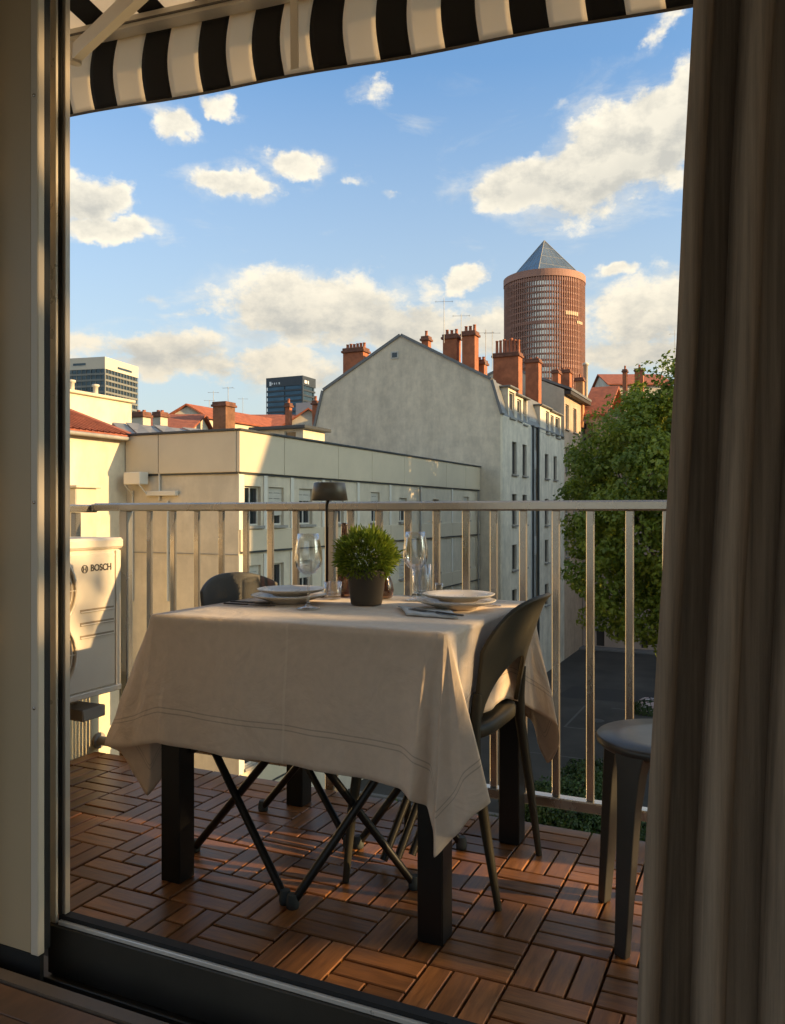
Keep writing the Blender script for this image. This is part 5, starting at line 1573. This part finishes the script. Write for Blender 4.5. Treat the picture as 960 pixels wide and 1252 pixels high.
o = bpy.data.objects.new('foliage', me); COL.objects.link(o); o.parent = pt; o.location = -pc_
# lamp
lp_ = Vector((-1.352, 2.40, ZT_))
u_ = (lp_ - EYE).dot(FWD); hx = at_d(403, 612, u_); hz0 = hx.z; hz1 = at_d(403, 590, u_).z
lp_.x, lp_.y = hx.x, hx.y
la = thing('table_lamp', 'slim bronze cordless table lamp with a mushroom dome shade, unlit', 'lamp', lp_)
q = MB(); q.lathe([(0, 0), (.048, 0), (.050, .004), (.046, .010), (.008, .014), (0, .014)], lp_, 32); q.build('base', m_lampm, la)
q = MB(); q.tube([(lp_.x - .010, lp_.y, ZT_ + .012), (lp_.x - .010, lp_.y, hz0 - .012), (lp_.x - .002, lp_.y, hz0 + .008)], .0052, 10); q.build('stem', m_black, la)
rl = .0615
q = MB(); q.lathe([(.0, hz1 - .006), (rl * .8, hz1 - .007), (rl * .985, hz0 + .0), (rl, hz0), (rl * .86, hz1 - .002), (rl * .80, hz1), (0, hz1 + .001)], (lp_.x, lp_.y, 0), 44); q.build('lamp_shade', m_lampm, la)
q = MB(); q.lathe([(0, hz0 + .004), (rl * .9, hz0 + .004)], (lp_.x, lp_.y, 0), 32, cap=False); q.build('diffuser', mat('lamp_diffuser', (.75, .70, .60), .6), la)


# cutlery
def cutlery(name, label, a, b, kind, m):
    a, b = Vector(a), Vector(b); d = (b - a); L = d.length; M = Matrix.Translation(a) @ Matrix.Rotation(math.atan2(d.y, d.x), 4, 'Z')
    q = MB()
    if kind == 'knife':
        q.bev((0, -.0055, 0), (L * .48, .0055, .005), .0015, M); pl = [(L * .48, -.004), (L * .56, -.008), (L * .92, -.008), (L, .003), (L * .9, .0055), (L * .48, .0045)]
        q.prism([M @ Vector((x, y, .001)) for x, y in pl], (0, 0, .0018))
    elif kind == 'fork':
        q.bev((0, -.005, 0), (L * .5, .005, .0045), .0015, M); q.prism([M @ Vector((x, y, .001)) for x, y in [(L * .5, -.003), (L * .68, -.0035), (L * .75, -.0115), (L * .80, -.0125), (L * .80, .0125), (L * .75, .0115), (L * .68, .0035), (L * .5, .003)]], (0, 0, .002))
        for k in range(4): y = -.0105 + k * .007; q.prism([M @ Vector((x, yy, .001)) for x, yy in [(L * .80, y - .002), (L, y - .0008), (L, y + .0008), (L * .80, y + .002)]], (0, 0, .002))
    else:
        q.bev((0, -.0045, 0), (L * .62, .0045, .0045), .0015, M)
        pl = [(L * (.60 + .2 - .2 * math.cos(t)), .016 * math.sin(t)) for t in np.linspace(0, 2 * math.pi, 18)[:-1]]
        q.prism([M @ Vector((x, y, .001)) for x, y in pl], (0, 0, .0025))
    o = q.build(name, m, base=tuple(a)); return tag(o, label, 'cutlery')
z_ = ZT_ + .001
a, b = at_z(274, 738.5, z_), at_z(336, 741.5, z_); cutlery('knife', 'dark-handled knife on the cloth at the near side of the left plates', a, b, 'knife', m_cutd)
a, b = at_z(282, 736, z_), at_z(330, 738.5, z_); cutlery('spoon', 'small spoon lying beside the knife near the left plates', a, b, 'spoon', m_cutd)
a, b = at_z(612, 741.5, z_), at_z(560, 735, z_); cutlery('spoon', 'spoon with its handle poking out beyond the right plates', a, b, 'spoon', m_steel)
z2_ = ZT_ + .0075
a, b = at_z(566, 753.5, z2_), at_z(503, 745, z2_); cutlery('fork', 'dark fork lying across the pale folded napkin', a, b, 'fork', m_cutd)
na, nb_, nc, nd = at_z(487, 742, ZT_), at_z(497, 752, ZT_), at_z(560, 757, ZT_), at_z(548, 746, ZT_)
q = MB(); vs = []; fs = []
for i in range(13):
    for j in range(7):
        s_, t_ = i / 12, j / 6
        p = (na.lerp(nd, s_)).lerp(nb_.lerp(nc, s_), t_); p.z = ZT_ + .0015 + .0045 * (math.sin(t_ * math.pi) ** .5) + .0007 * math.sin(s_ * 19 + t_ * 4)
        vs.append(p)
for i in range(12):
    for j in range(6): a = i * 7 + j; fs.append((a, a + 1, a + 8, a + 7))
q.add(vs, fs, True); o = q.build('napkin', m_napk, base=tuple(na)); tag(o, 'pale folded napkin under the fork beside the right plates', 'napkin')
md = o.modifiers.new('thick', 'SOLIDIFY'); md.thickness = .002; md.offset = 0

# ================================================================== awning
aw = thing('awning', 'black and white striped awning with a straight hanging valance and white folding arm', 'awning', (-1.2, 2.5, 2.6))
YA0, YA1 = 2.47, 2.66
aL, aR = at_y(78, 143, YA0), at_y(845, 5, YA1)
def bot(x):
    f = (x - aL.x) / (aR.x - aL.x); return aL.lerp(aR, f)
tops = [(at_y(112, 46, YA0), .0)]
VH = (at_y(110, 52, YA0).z - aL.z)
bnd = [58, 89, 116, 145, 180, 211, 248, 282, 314, 349, 385, 425, 465, 503, 545, 587, 628, 672, 719, 766, 815, 862]
def ux(u):
    # x on the sloping bottom line seen at column u
    lo, hi = -4.0, 1.5
    for _ in range(50):
        m_ = (lo + hi) / 2; p = bot(m_); d = p - EYE
        if 480 + 1000 * d.dot(RGT) / d.dot(FWD) < u: lo = m_
        else: hi = m_
    return lo
bxs = [ux(u) for u in bnd]
stp = bxs[-1] - bxs[-2]
while bxs[-1] < 1.3: bxs.append(bxs[-1] + stp)
while bxs[0] > -3.0: bxs.insert(0, bxs[0] - .115); bnd.insert(0, 0)
first_black = (bnd.index(89) % 2 == 1)               # the stripe ending at column 89 is black
for k in range(len(bxs) - 1):
    black = ((bnd.index(89) - 1 - k) % 2 == 0)
    q = MB(); vs, fs = [], []
    for i in range(7):
        x = bxs[k] + (bxs[k + 1] - bxs[k]) * i / 6
        p = bot(x)
        for j in range(13):
            t = j / 12
            bow = -.018 * math.sin(t * math.pi * .9) * (1 - .3 * t) + .006 * math.sin(x * 9) * (1 - t)
            sx = .012 * math.sin(t * math.pi)
            vs.append(p + Vector((-sx, bow, VH * t + .004 * math.sin(x * 7) * (1 - t))))
    for i in range(6):
        for j in range(12): a = i * 13 + j; fs.append((a, a + 13, a + 14, a + 1))
    q.add(vs, fs, True); o = q.build('valance_stripe', m_awn_k if black else m_awn_w, aw)
    md = o.modifiers.new('thick', 'SOLIDIFY'); md.thickness = .0012
    # canvas strip running back to the house
    p0, p1 = bot(bxs[k]) + Vector((0, 0, VH + .045)), bot(bxs[k + 1]) + Vector((0, 0, VH + .045))
    b0, b1 = Vector((bxs[k], 1.42, 3.12)), Vector((bxs[k + 1], 1.42, 3.12))
    q = MB(); q.prism([p0, p1, b1, b0], (0, 0, .0015)); q.build('canvas_stripe', m_awn_k if black else m_awn_w, aw)
q = MB()
hp = [bot(x) + Vector((0, -.001, -.003 + .004 * math.sin(x * 7))) for x in np.linspace(bxs[0], bxs[-1], 40)]
q.tube(hp, .0055, 6); q.build('valance_hem', m_hem, aw)
q = MB()
pL, pR = bot(bxs[0]), bot(bxs[-1]); dv_ = Vector((0, 0, VH))
q.prism([pL + dv_ + Vector((0, -.062, -.004)), pL + dv_ + Vector((0, .02, -.004)), pL + dv_ + Vector((0, .02, .04)), pL + dv_ + Vector((0, -.062, .04))], pR - pL); q.build('front_bar', m_awn_m, aw)
q = MB(); q.prism([pL + dv_ + Vector((0, -.069, .010)), pL + dv_ + Vector((0, -.0622, .010)), pL + dv_ + Vector((0, -.0622, .015)), pL + dv_ + Vector((0, -.069, .015))], pR - pL); q.build('bar_groove', m_hem, aw)
sx_ = ux(369); q = MB(); pbt = bot(sx_)
q.prism([pbt + Vector((-.016, -.046, -.004)), pbt + Vector((.016, -.046, -.004)), pbt + Vector((.016, -.052, VH)), pbt + Vector((-.016, -.052, VH))], (0, -.004, 0)); q.build('valance_strap', m_awn_m, aw)
# folding arm at the left end
e0 = at_y(92, 66, 2.30); e1 = at_y(160, 2, 2.05); dirv = (e1 - e0)
q = MB()
a = e0; b = e0 + dirv * 2.4; dn = dirv.normalized(); up = Vector((0, 0, 1)); sd_ = dn.cross(up).normalized(); up2 = sd_.cross(dn)
q.prism([a + sd_ * .016 + up2 * .028, a - sd_ * .016 + up2 * .028, a - sd_ * .016 - up2 * .028, a + sd_ * .016 - up2 * .028], b - a); q.build('folding_arm', m_awn_m, aw)
j = e0 - dn * .0
q = MB(); q.tube([j - up2 * .035, j + up2 * .035], .024, 12); q.prism([j + up2 * .034 + sd_ * .02, j + up2 * .034 - sd_ * .02, bot(j.x) + dv_ + Vector((-.02, -.05, .002)), bot(j.x) + dv_ + Vector((.02, -.05, .002))], (0, 0, .02)); q.build('arm_joint', m_awn_m, aw)
q = MB(); q.bev((-3.1, 1.37, 3.05), (1.4, 1.50, 3.20), .02); q.build('cassette', m_awn_m, aw)

# ================================================================== facade and room
FZ = .08
def ratio_x(u, y): return at_y(u, 600, y).x
XJ = ratio_x(80, 1.33)                                  # visible edge of the door frame
w = MB()
w.box((-4.2, 1.20, GZ), (XJ - .12, 1.352, 6)); w.box((1.05, 1.20, GZ), (7.6, 1.352, 6)); w.box((XJ - .12, 1.20, 2.62), (1.05, 1.352, 6)); w.box((XJ - .12, 1.20, GZ), (1.05, 1.352, -.31))
struct(w.build('facade_wall', m_facade))
# room shell
w = MB(); w.box((2.2, -2.2, FZ - .1), (2.4, 1.198, 2.7))
hw_ = [(-1.8, .7, .25, 2.5)]  # wide unseen openings, here and in the back wall, added for fill light
holed_wall(w, (-3.0, 0, 0), UY, Vector((1, 0, 0)), -2.0, 1.198, FZ, 2.7, hw_, .2)
holed_wall(w, (-3.2, 0, 0), UY, Vector((-1, 0, 0)), -2.2, 1.198, FZ - .1, 2.7, hw_, .0)
hl = [(-2.9, 2.1, .15, 2.62)]
holed_wall(w, (0, -2.0, 0), UX, NX * 0 + Vector((0, 1, 0)), -3.0, 2.2, FZ, 2.7, hl, .2)
holed_wall(w, (0, -2.2, 0), UX, Vector((0, -1, 0)), -3.2, 2.4, FZ - .1, 2.7, hl, .0)
struct(w.build('room_walls', m_plaster))
w = MB(); w.box((-3.2, -2.2, 2.70), (2.4, 1.198, 2.86)); struct(w.build('room_ceiling', m_plaster))
fl = bpy.data.objects.new('room_floor', None); COL.objects.link(fl); struct(fl)
q = MB(); q.box((-3.0, -2.0, FZ - .05), (2.2, 1.168, FZ - .012)); q.build('subfloor', m_tbase, fl)
q = MB(); q.bev((-.6, -.0345, -.011), (.6, .0345, 0), .0012); pm_ = q.build('plank', m_roomfl, fl); pm_.location = (-1.6, 1.130, FZ); me = pm_.data
for r in range(8):
    for c in range(3):
        if r == 0 and c == 0: continue
        share(me, 'plank', fl, (-1.6 + c * 1.204 + (.4 if r % 2 else 0), 1.130 - r * .0715, FZ + .0001 * c))
# threshold, track, door frame (outer sliding leaf) and inner leaf
th = thing('door_threshold', 'low dark metal threshold with sliding tracks at the foot of the door', 'threshold', (-.2, 1.24, 0))
q = MB(); q.box((-2.9, 1.17, -.03), (1.04, 1.199, FZ + .004)); q.build('edge_strip', mat('worn_oak_strip', (.14, .10, .07), .5, var=.2, vscale=10), th)
q = MB(); q.box((XJ - .5, 1.1995, -.03), (1.04, 1.358, .02)); q.build('track_bed', m_alu_d, th)
q = MB(); q.bev((XJ - .5, 1.215, .0205), (1.04, 1.222, .045), .001); q.bev((XJ - .5, 1.262, .0205), (1.04, 1.268, .045), .001); q.build('track_rail', m_alu_d, th)
dr = thing('sliding_door', 'glazed sliding door leaf in a dark frame with a bright metal glazing edge', 'door', (-.2, 1.33, .02))
zt_ = at_y(72, 1117, 1.33).z
zbr = .024
Xa, Xb, Xc, Xd = ratio_x(61, 1.312), ratio_x(69, 1.312), ratio_x(75.5, 1.3195), ratio_x(80, 1.322)
q = MB(); q.bev((Xa + .001, 1.305, zbr), (1.03, 1.345, zt_ - .012), .002); q.build('bottom_rail', m_alu_d, dr)
q = MB(); q.bev((Xc, 1.309, zt_ - .0115), (1.03, 1.318, zt_ - .002), .0015); q.build('glazing_edge', m_alu, dr)
q = MB(); q.box((Xb, 1.3185, zt_ - .0115), (1.03, 1.340, zt_ + .006)); q.build('gasket', m_gasket, dr)
q = MB(); q.bev((Xa, 1.312, zt_ - .0115), (Xb - .001, 1.3185, 2.6), .001); q.build('stile', m_alu, dr)
q = MB(); q.box((Xa, 1.3195, zt_ + .0065), (Xc, 1.3215, 2.6)); q.build('stile_gasket', m_gasket, dr)
q = MB(); q.bev((Xa, 1.322, zt_ + .007), (Xd, 1.336, 2.6), .001); q.build('stile_edge', mat('shaded_aluminium', (.42, .38, .33), .4, .3), dr)  # darker copy of the aluminium, shade put into its colour
q = MB(); q.bev((Xa, 1.305, 2.52), (1.03, 1.345, 2.60), .002); q.build('top_rail', m_alu_d, dr)
il = thing('door_leaf', 'wide cream lacquered door leaf standing open at the left edge', 'door', (-1.9, 1.23, .1))
X2 = ratio_x(46.5, 1.235); X1 = X2 - .022
zl = at_y(30, 1165, 1.235).z
q = MB(); q.bev((-2.9, 1.238, zl), (X1 - .001, 1.251, 2.58), .002); q.build('panel', m_lacq, il)
q = MB(); q.bev((X1, 1.235, zl), (X2, 1.253, 2.58), .002); q.build('edge_profile', mat('pale_edge_profile', (.62, .54, .43), .45), il)
q = MB(); q.box((X2 - .03, 1.2532, zl + .005), (X2 - .001, 1.268, 2.57)); q.build('brush_seal', m_gasket, il)
for zz in (.62, 1.05, 1.9):
    q = MB(); q.lathe([(0, 0), (.0035, 0), (.0035, .0015), (0, .0015)], seg=10, M=Matrix.Translation((X1 + .011, 1.2352, zz)) @ Matrix.Rotation(RAD(90), 4, 'X')); q.build('screw', m_steel, il)
q = MB(); q.box((-2.9, 1.240, .046), (X2, 1.250, zl - .001)); q.build('roller_shoe', m_gasket, il)

# ================================================================== curtain
ct = MB(); fs = []
NX_, NZ_ = 260, 40
P_ = {}
def sil(v):
    vv = [(-600, 872), (0, 848), (210, 836), (420, 827), (620, 815), (850, 800), (1050, 788), (1252, 778), (2000, 760)]
    for (a, ua), (b, ub) in zip(vv[:-1], vv[1:]):
        if a <= v <= b: return ua + (ub - ua) * (v - a) / (b - a)
    return 770
for j in range(NZ_ + 1):
    t = j / NZ_; z = FZ + .012 + t * 2.53
    row_ = []
    for i in range(NX_ + 1):
        s_ = i / NX_ * .62
        ph = s_ * 2 * math.pi / .064 + .35 * math.sin(s_ * 23) - .5
        amp = .034 * (1 + .25 * math.sin(s_ * 31 + 1)) * (1 + .25 * (1 - t))
        x = s_ * (1 + .22 * (1 - t)) + .010 * math.sin(2 * ph + .8) + .004 * math.sin(t * 5 + s_ * 20) * (1 - t)
        y = 1.06 - amp * math.cos(ph) - .010 * math.cos(2 * ph + .6) + .006 * math.sin(t * 7 + s_ * 37) * (1 - t) + .012 * math.sin(s_ * 11)
        row_.append(Vector((x - .12, y, z)))
    for _ in range(4):
        um, k_ = min(((480 + 1000 * (p - EYE).dot(RGT) / (p - EYE).dot(FWD)), i) for i, p in enumerate(row_[:120]))
        p = row_[k_]; d = p - EYE; zc = d.dot(FWD); v = 626 - 1000 * d.z / zc
        dx = (sil(v) - um) / 1000 * zc * 1.0
        for p in row_: p.x += dx
    for i, p in enumerate(row_): P_[(i, j)] = p
vs = [P_[(i, j)] for i in range(NX_ + 1) for j in range(NZ_ + 1)]
for i in range(NX_):
    for j in range(NZ_): a = i * (NZ_ + 1) + j; fs.append((a, a + NZ_ + 1, a + NZ_ + 2, a + 1))
ct.add(vs, fs, True); o = ct.build('curtain', m_curt, base=(.1, 1.06, FZ))
tag(o, 'heavy taupe floor-length curtain hanging in deep folds at the right of the door', 'curtain')
md = o.modifiers.new('thick', 'SOLIDIFY'); md.thickness = .0025
